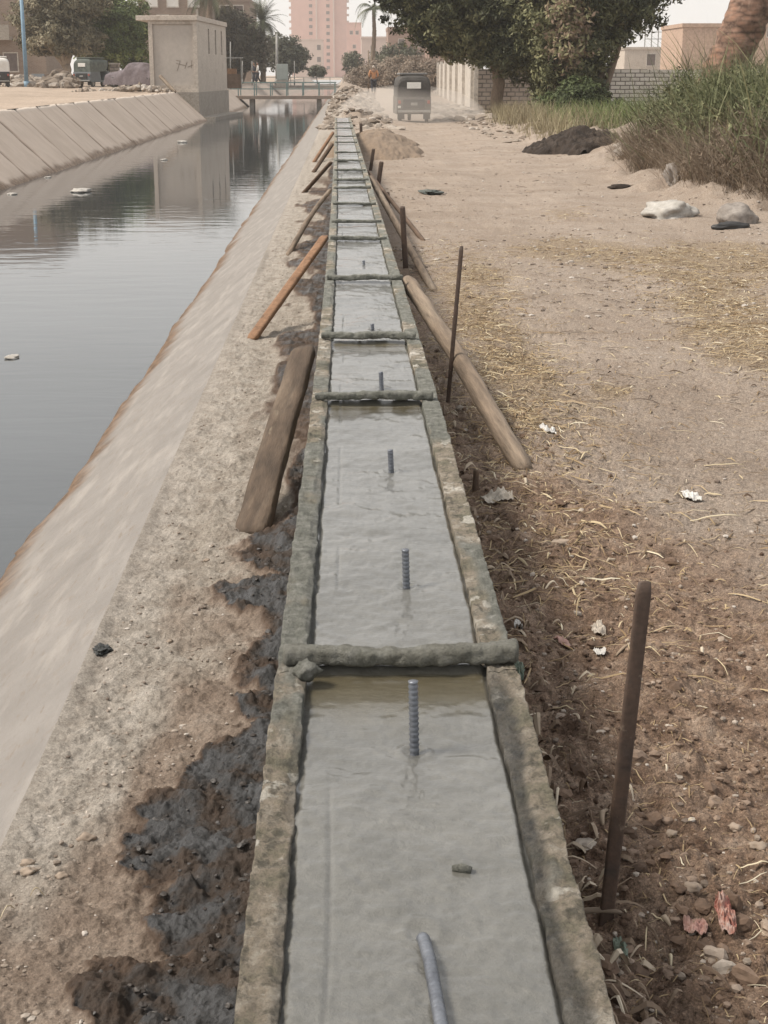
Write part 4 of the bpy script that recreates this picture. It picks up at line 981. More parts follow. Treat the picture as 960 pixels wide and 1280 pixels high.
stuff('dry_grass', *blades(5200, tz_, .15, .75, .013, 56, .45, .5), m_drytuft, 'straw coloured dry grass at the road edge by the large tree', 'dry grass')

# palms
def palm(name, label, base, pts, r0, r1, nf, fl_, m_t, m_l, seed, droop=1.0, cat='palm tree', ring=True, wl=.05, elev=(-.3, 1.3)):
    r = np.random.default_rng(seed); root = empty(name, base); tag(root, label, cat)
    P_ = [Vector(p) for p in pts]; res = []; N = 60
    for i in range(N + 1):
        t = i / N * (len(P_) - 1); k = min(int(t), len(P_) - 2); res.append(P_[k].lerp(P_[k + 1], t - k))
    rad = [(r0 + (r1 - r0) * i / N) * (1 + (.10 * ((i % 3) / 2 - .5) if ring else 0)) for i in range(N + 1)]
    V, F = tube(res, rad, n=18, noise=.10, seed=seed, nf=6, up=Vector((0, 1, 0)))
    bmo('trunk', fixtri(V, F), m_t, root, True)
    top = np.array(res[-1]); Vs, Fs, A = [], [], []; off = 0
    for k in range(nf):
        az = r.random() * 6.283; el = elev[0] + (elev[1] - elev[0]) * r.random(); L = fl_ * (.8 + .35 * r.random()); n = 15
        d = np.array([math.cos(az) * math.cos(el), math.sin(az) * math.cos(el), math.sin(el)]); p = top.copy(); ax = []
        for s in range(n + 1): ax.append(p.copy()); p = p + d * L / n; d = unit(d + np.array([0, 0, -.11 * droop * (s / n + .3)]))
        ax = np.array(ax); side = unit(np.cross(ax[-1] - ax[0], [0, 0, 1.0]))
        c = r.random()
        for s in range(1, n + 1):
            T = unit(ax[s] - ax[s - 1]); 
            for q in range(4):
                o = ax[s - 1] + (ax[s] - ax[s - 1]) * q / 4; ll = L * .20 * math.sin(math.pi * min(1, (s + q / 4) / (n + 1) * .85 + .12))
                for sg in (-1, 1):
                    dd = unit(side * sg * 1.0 + T * .7 + np.array([0, 0, -.25 * droop]) + r.normal(size=3) * .12); wv = T * wl * .35 * L / 3
                    Vs += [o - wv * .5, o + wv * .5, o + dd * ll * .6 + wv * .35, o + dd * ll]; Fs.append([off, off + 1, off + 2, off + 3]); A += [c] * 4; off += 4
    if nf: link('crown', npmesh('crown', np.array(Vs), np.array(Fs), False, {'rnd': np.array(A)}), m_l, root)
    return root
b = NB('palm_bark'); p = b.coord('obj'); pz = b.coord('obj', (3, 3, 9)); v = b.vor(pz, 1.4, 'F1'); n2 = b.noise(p, 12, 7, .7)
col = b.ramp(v, [(.15, (.30, .17, .115)), (.45, (.21, .125, .09)), (.75, (.085, .05, .036))]); col = b.mix(b.mr(n2, .45, .7, 0, .6), col, (.36, .25, .19))
m_palmt = b.fin(col, .95, b.bump(n2, .6, .02, b.bump(v, -.9, .06)))
m_palml = leafmat('palm_leaf', [(0, (.045, .055, .03)), (.6, (.09, .105, .055)), (1, (.17, .17, .10))])
Yp = 30.5; a, b_ = P(899, 105, Yp), P(943, 0, Yp); dv = (b_ - a); base = Vector((a.x, Yp, a.z)); 
t1 = base + Vector((dv.x * .4, 0, .9)); pts = [-dv * .9, (a - base), (b_ - base), (b_ - base) + dv * 1.1 + Vector((0, 0, .2)), (b_ - base) + dv * 2.4 + Vector((-.2, 0, .9))]
palm('date_palm', 'thick leaning palm trunk rising out of the reeds', base, pts, .44, .36, 46, 3.0, m_palmt, m_palml, 61, elev=(.1, 1.4))
Yp = 166; a, b_, c_ = P(464, 97, Yp), P(468, 40, Yp), P(467, 11, Yp); base = Vector((a.x, Yp, .2))
palm('bent_palm', 'lone palm with drooping windblown crown on the skyline', base, [Vector((0, 0, 0)), b_ - base, c_ - base], .26, .17, 15, 3.0, m_bark, m_palml, 62, droop=3.2, elev=(.1, .9), wl=.09)
Yp = 160; a, c_ = P(329, 97, Yp), P(328, 26, Yp); base = Vector((a.x, Yp, .9))
palm('date_palm', 'bushy date palm above the trees past the pump house', base, [Vector((0, 0, 0)), c_ - base], .28, .24, 60, 2.6, m_bark, m_palml, 63, elev=(-.7, 1.5), wl=.09)
Yp = 142; a, c_ = P(262, 97, Yp), P(262, -8, Yp); base = Vector((a.x, Yp, .9))
palm('date_palm', 'palm whose hanging fronds show over the pump house roof', base, [Vector((0, 0, 0)), c_ - base], .28, .24, 44, 3.3, m_bark, m_palml, 64, droop=1.8, elev=(-.5, 1.2), wl=.09)

# ================================================================ VEHICLES
def wheel(root, x, y, z, r, w_, name='wheel'):
    th = [(-.5, .62), (-.5, .92), (-.32, 1.0), (.32, 1.0), (.5, .92), (.5, .62)]
    def lathe(prof, n=24):
        V = []; 
        for k in range(n):
            a = 2 * math.pi * k / n
            for (u, q) in prof: V.append((x + u * w_, y + math.cos(a) * q * r, z + math.sin(a) * q * r))
        m = len(prof); F = [[k * m + j, ((k + 1) % n) * m + j, ((k + 1) % n) * m + j + 1, k * m + j + 1] for k in range(n) for j in range(m - 1)]
        return fixtri(V, F)
    t = bmo('wheel', lathe(th), m_rubber, root, True)
    bmo('rim', lathe([(-.36, .02), (-.40, .25), (-.3, .5), (-.42, .64), (.42, .64), (.3, .5), (.40, .25), (.36, .02)]), m_metal, t, True)
def make_rickshaw(label, x, y, z, rz, canvas, body, group=None, s=1.0, roofm=None, tail=True):
    root = empty('auto_rickshaw', (x, y, z), rz); tag(root, label, 'auto rickshaw', group); root.scale = (s, s, s)
    # canvas hood: rounded arch swept from back to front
    st = [(-1.22, .585, .90, 1.50), (-1.18, .62, .90, 1.60), (-1.0, .64, .90, 1.67), (-.3, .65, .92, 1.70), (.5, .63, .95, 1.68), (.80, .60, 1.30, 1.62)]
    V = []; n = 21
    for (yy, hw, z0, z1) in st:
        for k in range(n):
            t = k / (n - 1) * 2 - 1; a = t * math.pi / 2; cx = math.sin(a); sz = math.cos(a)
            px_ = hw * (abs(cx) ** .45) * (1 if cx >= 0 else -1); pz = z0 + (z1 - z0) * abs(sz) ** .38
            V.append((px_, yy, pz))
    F = gridF(len(st), n).tolist(); bm = fixtri(V, F); bm.verts.ensure_lookup_table()
    bm.faces.new([bm.verts[k] for k in range(n)])
    bmo('hood', bm, canvas, root, False)
    part('roof_pad', roofm or canvas, root, [(-.52, .52, -1.0, .55, 1.69, 1.76)], bev=.02)
    part('rear_window', m_white, root, [(-.26, .26, -1.245, -1.215, 1.20, 1.42)], bev=.008)
    # rear tub with sloping panel
    bm = bmesh.new(); prof = [(-1.28, .36), (-1.30, .62), (-1.24, .90), (-.2, .92), (-.1, .42), (.5, .40), (.72, .95), (.98, .90), (1.18, .40), (1.0, .28), (-1.1, .28)]
    a_ = [bm.verts.new((-.63, p[0], p[1])) for p in prof]; b__ = [bm.verts.new((.63, p[0], p[1])) for p in prof]
    for i in range(len(prof)): j = (i + 1) % len(prof); bm.faces.new([a_[i], a_[j], b__[j], b__[i]])
    bm.faces.new(a_); bm.faces.new(b__[::-1]); bmo('body', bm, body, root)
    part('engine_cover', m_black, root, [(-.40, .40, -1.33, -1.285, .50, .82)], bev=.012)
    part('number_plate', m_metal, root, [(-.12, .12, -1.345, -1.332, .60, .70)])
    part('bumper', m_metal, root, [(-.60, .60, -1.40, -1.33, .34, .42)], bev=.015)
    m_tail = mat('tail_lamp', [(.30, .07, .05), (.36, .09, .06)], 3, .3, fine=.05); 
    for sx in (-1, 1):
        part('tail_light', m_tail if tail else m_white, root, [(sx * .54 - .05, sx * .54 + .05, -1.34, -1.29, .66, .78)], bev=.01)
        part('mud_flap', m_black, root, [(sx * .48 - .13, sx * .48 + .13, -1.2, -1.18, .10, .36)])
        part('post', m_black, root, [(sx * .60 - .02, sx * .60 + .02, .76, .80, .92, 1.60)])
        wheel(root, sx * .50, -.85, .22, .22, .12)
    part('reflector', m_white, root, [(-.60, -.50, -1.345, -1.30, .50, .58)], bev=.01)
    wheel(root, 0, 1.05, .22, .22, .11)
    part('windscreen', m_glass, root, [(-.52, .52, .86, .88, .98, 1.56)])
    part('seat', m_black, root, [(-.5, .5, -.9, -.4, .80, 1.0), (-.5, .5, -1.0, -.88, 1.0, 1.3)], bev=.03)
    return root
q = P(515, 148, 59.0); zz = hz(q.x, 59)
make_rickshaw('black three wheeled auto rickshaw driving away down the dusty road', q.x, 59.6, zz, R(2), mat('dusty_vinyl', [(.045, .042, .04), (.085, .078, .07)], 2, .75), mat('dusty_black', [(.06, .056, .05), (.14, .125, .11)], 3, .7), roofm=mat('grey_canvas', [(.16, .155, .15), (.22, .215, .21)], 3, .8))
# driver's orange arm seen at the right side
m_tarpg = mat('green_tarp', [(.06, .075, .066), (.115, .13, .115)], 3, .8, 6, .5, .03)
GL = .95
q = P(-1, 105, 93.); make_rickshaw('white topped auto rickshaw cut by the left picture edge', q.x, 93, GL, R(12), m_white, m_black, roofm=m_white)
q = P(117, 105, 99.); make_rickshaw('green grey tarpaulin covered rickshaw under the left trees', q.x, 99, GL, R(-24), m_tarpg, mat('dull_blue', [(.09, .105, .115), (.14, .155, .165)], 3, .7), roofm=m_tarpg)
# covered car: a saloon shape draped in purple grey cloth
def covered_car():
    q = P(172, 108, 93.); root = empty('covered_car', (q.x, 93.6, GL), R(62)); tag(root, 'parked car draped in purple grey cloth beside the pump house', 'covered car')
    ny, nx = 60, 30; t = np.linspace(-1, 1, ny)[:, None]; u = np.linspace(-1, 1, nx)[None]
    prof = np.interp(t, [-1, -.93, -.62, -.36, .10, .45, .92, 1], [.40, .86, .95, 1.38, 1.42, .98, .82, .38])
    a = u * math.pi / 2; X = .86 * np.sign(np.sin(a)) * np.abs(np.sin(a)) ** .55 + 0 * t; Z = .16 + (prof - .16) * np.abs(np.cos(a)) ** .42
    Y = t * 1.95 + 0 * u; f = .035 * fbm(X * 3, Y * 3, Z * 3, 3, 7); X = X * (1 + f * 1.5); Z = Z + f
    o = grid('cloth', X, Y, Z, mat('purple_cloth', [(.115, .095, .105), (.165, .14, .15)], 2, .9, 9, .4, .01), parent=root)
    for sx in (-1, 1):
        for yy in (-1.2, 1.25): wheel(root, sx * .74, yy, .3, .3, .2)
    return root
covered_car()

# ================================================================ PEOPLE
def skin(name, vs, es, m, parent=None, sub=2, root_i=0):
    me = bpy.data.meshes.new(name); me.from_pydata([v[:3] for v in vs], es, []); o = link(name, me, m, parent)
    sk = o.modifiers.new('skin', 'SKIN'); sk.use_smooth_shade = True; sk.branch_smoothing = .4
    for i, v in enumerate(vs): me.skin_vertices[0].data[i].radius = (v[3], v[3] if len(v) < 5 else v[4])
    me.skin_vertices[0].data[root_i].use_root = True
    s_ = o.modifiers.new('sub', 'SUBSURF'); s_.levels = sub; s_.render_levels = sub
    return o
m_skin = mat('skin', [(.22, .13, .09), (.27, .165, .115)], 3, .6, fine=.05)
def person(label, x, y, z, rz, shirt, pants, scarf, s=1.0, group=None, stride=.16):
    root = empty('person', (x, y, z), rz); tag(root, label, 'person', group); root.scale = (s, s, s)
    # 0 pelvis
    B = [(0, 0, .93, .12, .09), (0, .01, 1.12, .115, .085), (0, 0, 1.36, .15, .10), (0, .0, 1.50, .05), (0, .015, 1.60, .085, .095), (0, .015, 1.70, .07, .08),
         (.19, 0, 1.42, .06), (.27, -.03, 1.16, .042), (.20, .10, .98, .032), (.17, .16, .93, .03),
         (-.19, 0, 1.42, .06), (-.27, -.03, 1.16, .042), (-.21, .09, .98, .032), (-.18, .15, .93, .03),
         (.09, .0, .86, .085), (.10, stride * .7, .48, .058), (.10, stride * .6, .09, .04), (.11, stride * 1.2, .04, .035),
         (-.09, 0, .86, .085), (-.10, -stride * .1, .48, .058), (-.10, -stride * 1.3, .11, .04), (-.11, -stride * .7, .04, .035)]
    E = [(0, 1), (1, 2), (2, 3), (3, 4), (4, 5), (2, 6), (6, 7), (7, 8), (8, 9), (2, 10), (10, 11), (11, 12), (12, 13), (0, 14), (14, 15), (15, 16), (16, 17), (0, 18), (18, 19), (19, 20), (20, 21)]
    skin('body', B, E, m_skin, root)
    k = .022
    T = [(0, 0, .88, .15, .12), (0, .01, 1.12, .14, .11), (0, 0, 1.38, .172, .12), (.2, 0, 1.43, .08), (.275, -.03, 1.17, .065), (.24, .04, 1.04, .055), (-.2, 0, 1.43, .08), (-.275, -.03, 1.17, .065), (-.24, .04, 1.04, .055)]
    skin('shirt', T, [(0, 1), (1, 2), (2, 3), (3, 4), (4, 5), (2, 6), (6, 7), (7, 8)], shirt, root)
    L = [(0, 0, .92, .135, .11), (.09, 0, .84, .11), (.10, stride * .7, .48, .085), (.10, stride * .62, .14, .07), (-.09, 0, .84, .11), (-.10, -stride * .1, .48, .085), (-.10, -stride * 1.25, .16, .07)]
    skin('trousers', L, [(0, 1), (1, 2), (2, 3), (0, 4), (4, 5), (5, 6)], pants, root)
    if scarf:
        skin('headscarf', [(0, -.005, 1.53, .075), (0, 0, 1.64, .10, .11), (0, 0, 1.73, .075, .085)], [(0, 1), (1, 2)], scarf, root)
    else:
        skin('hair', [(0, -.03, 1.62, .08, .07), (0, -.005, 1.72, .085, .095)], [(0, 1)], m_black, root)
    return root
m_or = mat('orange_shirt', [(.42, .20, .10), (.50, .26, .14)], 3, .9, fine=.1); m_pn = mat('dark_trousers', [(.03, .03, .038), (.05, .05, .06)], 3, .9)
m_scf = mat('pale_scarf', [(.42, .36, .31), (.52, .46, .40)], 3, .9)
q = P(467, 118, 97); person('person in orange shirt and dark trousers walking on the rubble track', q.x, 97, hz(q.x, 97), R(8), m_or, m_pn, m_scf, 1.0, stride=.15)
q = P(318, 104, 131); person('dark clothed person left of the two beside the far footbridge', q.x, 131, .95, R(80), m_pn, m_pn, None, 1.0, 'people beyond the footbridge')
q = P(322.5, 104, 131.6); person('person in white shirt beside the far footbridge', q.x, 131.6, .95, R(100), m_white, m_pn, None, 1.0, 'people beyond the footbridge')

# ================================================================ STREET FURNITURE, ODDS AND ENDS
def post(name, label, px, Y, ytop, base, r, m, cat='pole', arm=None, xt=None):
    a = P(px, 100, Y); t = P(xt or px, ytop, Y); root = empty(name, (a.x, Y, base)); tag(root, label, cat)
    tubo('shaft', [Vector((0, 0, -.2)), Vector(((t.x - a.x) * .5, 0, (t.z - base) * .5)), Vector((t.x - a.x, 0, t.z - base))], [r, r * .9, r * .8], m, root, n=12)
    tubo('base_collar', [Vector((0, 0, -.1)), Vector((0, 0, .35))], [r * 1.5, r * 1.4], m, root, n=12)
    return root
post('utility_pole', 'tall pale blue painted pole at the far left', 33, 96, -12, GL, .13, m_paint_blue, xt=26)
post('utility_pole', 'grey pole standing near the grey cabinet beyond the bridge', 346, 150, 42, .9, .14, m_metal)
post('wooden_pole', 'thin pale upright pole beside the walking person', 460.5, 112, 63, .4, .05, m_pole)
post('utility_pole', 'thin short post just past the pump house', 288, 112, 52, .9, .045, m_metal)
for px, lb in ((303, 'slim post left of the far footbridge'), (368, 'slim post right of the grey cabinet'), (315, 'slim post beside the two people')): post('bollard_post', lb, px, 150, 76, .9, .05, m_metal, 'post')
q = P(353, 100, 140); root = empty('utility_cabinet', (q.x, 140, .85)); tag(root, 'grey green utility cabinet on legs by the far footbridge', 'utility cabinet')
mc_ = mat('cabinet_grey', [(.27, .30, .28), (.34, .37, .35)], 2, .6); h = P(353, 80, 140).z - .85
part('cabinet_body', mc_, root, [(-.5, .5, 0, .7, .35, h)], bev=.02); part('plinth', m_conc_old, root, [(-.55, .55, -.05, .75, -.2, .348)]); part('door', mc_, root, [(-.46, -.01, -.025, -.002, .42, h - .08)], bev=.006); part('door', mc_, root, [(.01, .46, -.025, -.002, .42, h - .08)], bev=.006)
q = P(290, 100, 104); root = empty('stall', (q.x, 104, .82)); tag(root, 'small makeshift stall just behind the pump house', 'stall')
part('counter', m_darkwood, root, [(-.5, .6, 0, .8, 0, .9)]); part('awning', m_metal, root, [(-.6, .7, -.2, 1, 1.9, 1.96)]); part('leg', m_metal, root, [(-.55, -.5, -.1, -.05, 0, 1.9)]); part('leg', m_metal, root, [(.6, .65, -.1, -.05, 0, 1.9)]); part('goods_box', m_orange, root, [(-.3, .3, .1, .6, .902, 1.25)], bev=.01)
q = P(209, 112, 86.); o = beam_between('timber_beam', P(200, 95, 84.8) , Vector((P(219, 113, 84.2).x, 84.2, .78)), .10, .10, m_pole, 'long timber leaning against the pump house front', 'timber', noise=.03)

# broken wall and rubble on the left bank
def rocks(name, n, fn, smin, smax, m, seed, flat=.6, hf=None, label=None, cat='rubble', sink=.3, kind='stuff', pw=2.2):
    r = np.random.default_rng(seed); bm = bmesh.new(); bmesh.ops.create_icosphere(bm, subdivisions=2 if n < 1500 else 1, radius=1.0)
    v0 = np.array([list(v.co) for v in bm.verts]); f0 = np.array([[v.index for v in f.verts] for f in bm.faces]); bm.free()
    x, y = fn(r, n); n = len(x); z = (hf or hR)(x, y); s = smin + (smax - smin) * r.random(n) ** pw
    S = s[:, None] * (.6 + .7 * r.random((n, 3))); S[:, 2] *= flat
    if len(v0) > 20:
        k_ = r.random((n, 1)) * 90; d = 1 + .42 * vn(v0[None, :, 0] * 1.5 + k_, v0[None, :, 1] * 1.5 + k_, v0[None, :, 2] * 1.5, seed) + .10 * (r.random((n, len(v0))) - .5)
    else: d = 1 + .30 * (r.random((n, len(v0))) - .5)
    V = v0[None] * d[..., None] * S[:, None, :]; a = r.random(n) * 6.28; ca, sa = np.cos(a)[:, None], np.sin(a)[:, None]
    V = np.stack([V[..., 0] * ca - V[..., 1] * sa, V[..., 0] * sa + V[..., 1] * ca, V[..., 2]], -1) + np.stack([x, y, z + S[:, 2] * (1 - sink * 2) * .5], -1)[:, None]
    F = (f0[None] + (np.arange(n) * len(v0))[:, None, None]).reshape(-1, 3)
    o = link(name, npmesh(name, V.reshape(-1, 3), F, False, {'rnd': np.repeat(r.random(n), len(v0))}), m)
    return tag(o, label, cat, kind=kind)
def rockmat(name, stops, rough=.95):
    b = NB(name); p = b.coord('pos'); n = b.noise(p, 60, 5, .6); col = b.ramp(b.attr('rnd'), stops); g = b.mr(n, .3, .7, .75, 1.25)
    cc = b.n.new('ShaderNodeCombineColor'); [b.l(g, cc.inputs[i]) for i in range(3)]
    return b.fin(b.mix(1.0, col, cc.outputs[0], 'MULTIPLY'), rough, b.bump(n, .4, .004))
m_rub = rockmat('rubble_stone', [(0, (.14, .11, .085)), (.5, (.255, .21, .17)), (.85, (.34, .295, .25)), (1, (.46, .42, .38))])
flatL = lambda x, y: np.full(np.shape(x), GL)
a, b_ = P(8, 100, 97).x, P(98, 100, 97).x
rocks('rubble', 420, lambda r, n: (a + (b_ - a) * r.random(n), 96 + 3 * r.random(n)), .08, .42, m_rub, 71, .8, lambda x, y: GL + .55 * np.exp(-((y - 98) / 1.0) ** 2) * (.6 + .5 * vn(x * .8, y * 0)), 'broken stones heaped below the left trees')
rocks('rubble', 160, lambda r, n: (-9.2 - 5 * r.random(n), 82.5 + 3.2 * r.random(n)), .05, .26, m_rub, 72, .8, lambda x, y: .80 + .2 * np.exp(-((x + 10.8) / .9) ** 2), 'stones and earth piled at the foot of the pump house')
root = empty('broken_wall', (P(58, 100, 99).x, 99.5, GL)); tag(root, 'low broken brick wall below the dusty tree', 'wall'); part('masonry', m_brick_brown, root, [(-1.1, .4, 0, .3, 0, .8), (.4, 1.0, 0, .3, 0, 1.1)]); part('cover_sheet', mat('faded_blue_sheet', [(.22, .24, .26), (.30, .32, .34)], 3, .7), root, [(-1.0, -.2, -.06, -.01, .1, .78)])
root = empty('gate_pillar', (P(142, 100, 100).x, 100.5, GL)); tag(root, 'pale blockwork pillar between the two covered vehicles', 'pillar'); part('shaft', m_wall_dark, root, [(-.28, .28, 0, .5, 0, 1.35)]); part('cap', m_conc_old, root, [(-.33, .33, -.05, .55, 1.35, 1.45)])
# rubble along the track beyond the concrete strip
rocks('rubble', 1300, lambda r, n: (XC + .1 + 2.4 * r.random(n) ** 1.2, 49 + 60 * r.random(n)), .03, .22, m_rub, 73, .5, None, 'broken stones and earth heaped along the canal side track')
rocks('rubble', 520, lambda r, n: ((lambda y: (P(560, 130, 60).x - .6 + 2.4 * r.random(n) + (y - 60) * .035, y))(60 + 22 * r.random(n))), .06, .30, m_rub, 74, .45, None, 'flat broken stones heaped before the pale wall')
rocks('rubble', 240, lambda r, n: (4.1 + 2.2 * r.random(n) , 40 + 26 * r.random(n)), .03, .13, m_rub, 75, .6, None, 'pale scattered stones at the road edge')

# sacks, stones and rags by the reeds
m_sack = mat('white_sack', [(.33, .31, .28), (.47, .45, .42)], 5, .8, 16, .6, .015, spots=(3, .62, (.30, .27, .23)))
m_sackd = mat('grey_sack', [(.19, .165, .145), (.30, .27, .245)], 4, .8, 16, .6, .015)
def sack(name, px, py, w_, d_, h_, m, seed, label, cat, rz=0.0, amp=.22):
    f = foot(px, py); return tag(rock(name, (f.x, f.y + d_ * .5, f.z + h_ * .35), (w_, d_, h_), m, seed, sub=4, amp=amp, f=1.5, rz=rz), label, cat)
sack('plastic_sack', 840, 272, .33, .34, .16, m_sack, 81, 'crumpled white sack lying at the foot of the reed bank', 'sack', .2, .30)
sack('plastic_sack', 922, 280, .22, .26, .17, m_sackd, 82, 'grey and white bundle leaning at the right edge of the bank', 'sack', .5)
o = sack('rag', 916, 286, .22, .10, .055, m_black, 83, 'dark rag under the grey bundle', 'rag', .3)
sack('earth_clod', 843, 240, .13, .22, .27, m_sackd, 84, 'pale upright clod of ash above the white sack', 'clod', 0, .35)
sack('earth_clod', 795, 205, .28, .5, .16, mat('ash_earth', [(.36, .32, .28), (.46, .42, .38)], 4, .95, 14, .8, .03), 86, 'pale grey earth lump at the left toe of the bank', 'clod', .4, .35)
sack('dark_stone', 776, 234, .17, .12, .05, m_manure, 85, 'flat dark stone on the road near the pale clods', 'stone')
f = foot(538, 246); m_gp = mat('dark_green_plastic', [(.045, .055, .05), (.10, .115, .10)], 5, .5)
tag(rock('plastic_scrap', (f.x, f.y, f.z + .03), (.15, .16, .035), m_gp, 87, sub=4, amp=.45, f=2.0), 'crumpled dark green plastic on the road beside the stakes', 'plastic scrap')
f = foot(128, 812); tag(rock('tar_lump', (f.x, f.y, f.z + .008), (.026, .035, .013), mat('black_tar', [(.014, .015, .014), (.03, .032, .03)], 9, .4), 88, sub=4, amp=.5, f=2.6), 'small black lump on the left ledge near the bank edge', 'lump')
for i, (px, py, s_, lb) in enumerate([(258, 697, .012, 'small dark upright stone above the second mud patch'), (36, 1080, .016, 'pale stone, upper one of a pair at the left picture edge'), (36, 1097, .017, 'square pale stone under another at the left picture edge'), (77, 1102, .014, 'triangular pale stone right of the stone pair'), (108, 1047, .019, 'pale rounded stone on the bare ledge above the stone pair'),
        (918, 1050, .015, 'pale stone in the brown soil right of the near stake'), (945, 1068, .018, 'dark rounded stone at the right picture edge'), (838, 1068, .012, 'small round tan stone right of the near stake'), (863, 1142, .020, 'dark clod above the torn red wrapper'), (903, 803, .014, 'flat grey stone beside the pale husk on the right'), (950, 730, .013, 'blue grey stone at the right edge'), (946, 655, .014, 'pair forming grey stone at the right edge, upper'), (704, 690, .040, 'flat slab of dried mortar in the soil right of the form'), (212, 798, .010, 'small brown clod on the left ledge')]):
    f = foot(px, py); tag(rock('stone', (f.x, f.y, f.z + s_ * .25), (s_, s_ * .9, s_ * (.6 if s_ < .03 else .25)), m_stone, 90 + i, sub=3, amp=.4, f=1.6), lb, 'stone')

# ---------------------------------------------------------------- litter on the ground
def strips(n, fn, l0, l1, w0, w1, seed, curl=.35, lift=.008, seg=5, hf=None, bias=None, cup=.0):
    r = np.random.default_rng(seed); x, y = fn(r, n); n = len(x); L = l0 + (l1 - l0) * r.random(n) ** 2; W = w0 + (w1 - w0) * r.random(n) ** 2
    a = r.random(n) * np.pi * 2 if bias is None else bias + r.normal(size=n) * .7; k = (r.random(n) - .5) * 2 * curl; tilt = (r.random(n) - .5) * .5; roll = r.normal(size=n) * .5
    V = np.zeros((n, seg + 1, 3, 3)); px_, py_ = x.copy(), y.copy(); ang = a.copy(); zb = (hf or hR)(x, y) 
    arch = lift * (1 + 2 * r.random(n))
    for s in range(seg + 1):
        t = s / seg; w_ = W * (.35 + .65 * np.sin(np.pi * np.clip(t * .9 + .06, 0, 1))) * .5
        nx_, ny_ = -np.sin(ang), np.cos(ang); z = (hf or hR)(px_, py_) * .6 + zb * .4 + .002 + arch * np.sin(np.pi * t) + np.abs(tilt) * L * t * .12
        V[:, s, 0] = np.stack([px_ + nx_ * w_, py_ + ny_ * w_, z + w_ * np.sin(roll) + .001], -1)
        V[:, s, 1] = np.stack([px_, py_, z + w_ * .55 + .001 + cup * W], -1)
        V[:, s, 2] = np.stack([px_ - nx_ * w_, py_ - ny_ * w_, z - w_ * np.sin(roll) + .001], -1)
        px_ = px_ + np.cos(ang) * L / seg; py_ = py_ + np.sin(ang) * L / seg; ang = ang + k
    b0 = (np.arange(n) * (seg + 1) * 3)[:, None]; F = []
    for s in range(seg):
        for j in (0, 1): F.append(b0 + np.array([s * 3 + j, s * 3 + j + 1, s * 3 + j + 4, s * 3 + j + 3])[None])
    return V.reshape(-1, 3), np.stack(F, 1).reshape(-1, 4), np.repeat(np.clip(r.random(n), 0, 1), (seg + 1) * 3)
def chaff_d(x, y):
    c = 0
    for (a, b__, rx, ry, k) in CHAFF:
        g = G(a, b__); c = np.maximum(c, k * np.exp(-(((x - g.x) / rx) ** 2 + ((y - g.y) / ry) ** 2)))
    return c * (.5 + .8 * (fbm(x * 2, y * 1.3, o=3, seed=63) > -.15))
def road_zone(dens, y0, y1, xr=.36):
    def f(r, n):
        X = np.zeros(0); Y = np.zeros(0)
        while len(X) < n:
            y = y0 * (y1 / y0) ** r.random(n * 2); x = .26 + r.random(n * 2) * (xr * y + .5); k = dens(x, y) > r.random(n * 2)
            k &= (x > br(y) + .02); X = np.append(X, x[k]); Y = np.append(Y, y[k])
        return X[:n], Y[:n]
    return f
m_straw = leafmat('straw', [(0, (.13, .085, .05)), (.35, (.26, .18, .10)), (.7, (.42, .32, .19)), (.92, (.58, .49, .33)), (1, (.70, .64, .50))])
m_husk = leafmat('husk', [(0, (.12, .08, .055)), (.4, (.27, .205, .15)), (.8, (.46, .38, .29)), (1, (.62, .55, .44))])
stuff('straw', *cat3(strips(11000, road_zone(chaff_d, 5, 22), .02, .15, .002, .008, 101, .06, .004, 4),
                     strips(2000, road_zone(lambda x, y: .15 + np.exp(-((x - br(y) - .35) / .35) ** 2), 2.0, 20), .012, .09, .0010, .0036, 102, .04, .002, 4),
                     strips(5200, road_zone(lambda x, y: .1 + np.exp(-((x - br(y) - .25) / .45) ** 2) * ss(4, 6, y), 4.0, 16), .02, .15, .002, .007, 103, .06, .003, 4),
                     strips(3600, road_zone(lambda x, y: 1.0 + 0 * x, 1.9, 9), .006, .035, .0008, .0028, 104, .03, .001, 3)),
      m_straw, 'dry straw and chopped cane litter scattered over the road', 'straw')
stuff('dry_leaves', *cat3(strips(230, road_zone(lambda x, y: np.exp(-((x - br(y) - .10) / .13) ** 2), 2.0, 9), .03, .11, .006, .020, 105, .10, .010, 6, cup=.15),
                          strips(60, road_zone(lambda x, y: .12 + 0 * x, 2.1, 9), .02, .06, .004, .010, 106, .35, .006, 6, cup=.15)),
      m_husk, 'curled dry husks and leaves beside the form', 'dry leaves')
# soil crumbs and pebbles
m_crumb = rockmat('soil_crumb', [(0, (.09, .058, .04)), (.55, (.17, .115, .082)), (.85, (.26, .195, .15)), (1, (.42, .37, .32))])
m_grit = rockmat('ledge_grit', [(0, (.13, .10, .08)), (.5, (.27, .225, .185)), (.85, (.40, .355, .31)), (1, (.50, .46, .42))])
rocks('gravel', 9000, road_zone(lambda x, y: ss(9.5, 6.0, y + 3.4 * (x - .6)) * (.5 + .5 * (fbm(x * 3, y * 3, o=2, seed=7) > 0)), 1.9, 9), .0018, .0125, m_crumb, 111, .7, None, 'brown soil crumbs beside the form', 'gravel', pw=3.2)
rocks('gravel', 3200, road_zone(lambda x, y: .35 + 0 * x, 2.2, 30), .002, .014, m_grit, 112, .6, None, 'small pebbles on the dirt road', 'gravel', pw=3.2)
rocks('gravel', 2600, road_zone(lambda x, y: (.35 + .65 * (fbm(x * .8, y * .3, o=3, seed=77) > .05)) * (verge(x, y) < .2), 11, 62, .30), .006, .030, m_grit, 115, .5, None, 'scattered stones along the far dirt road', 'gravel', pw=2.6)
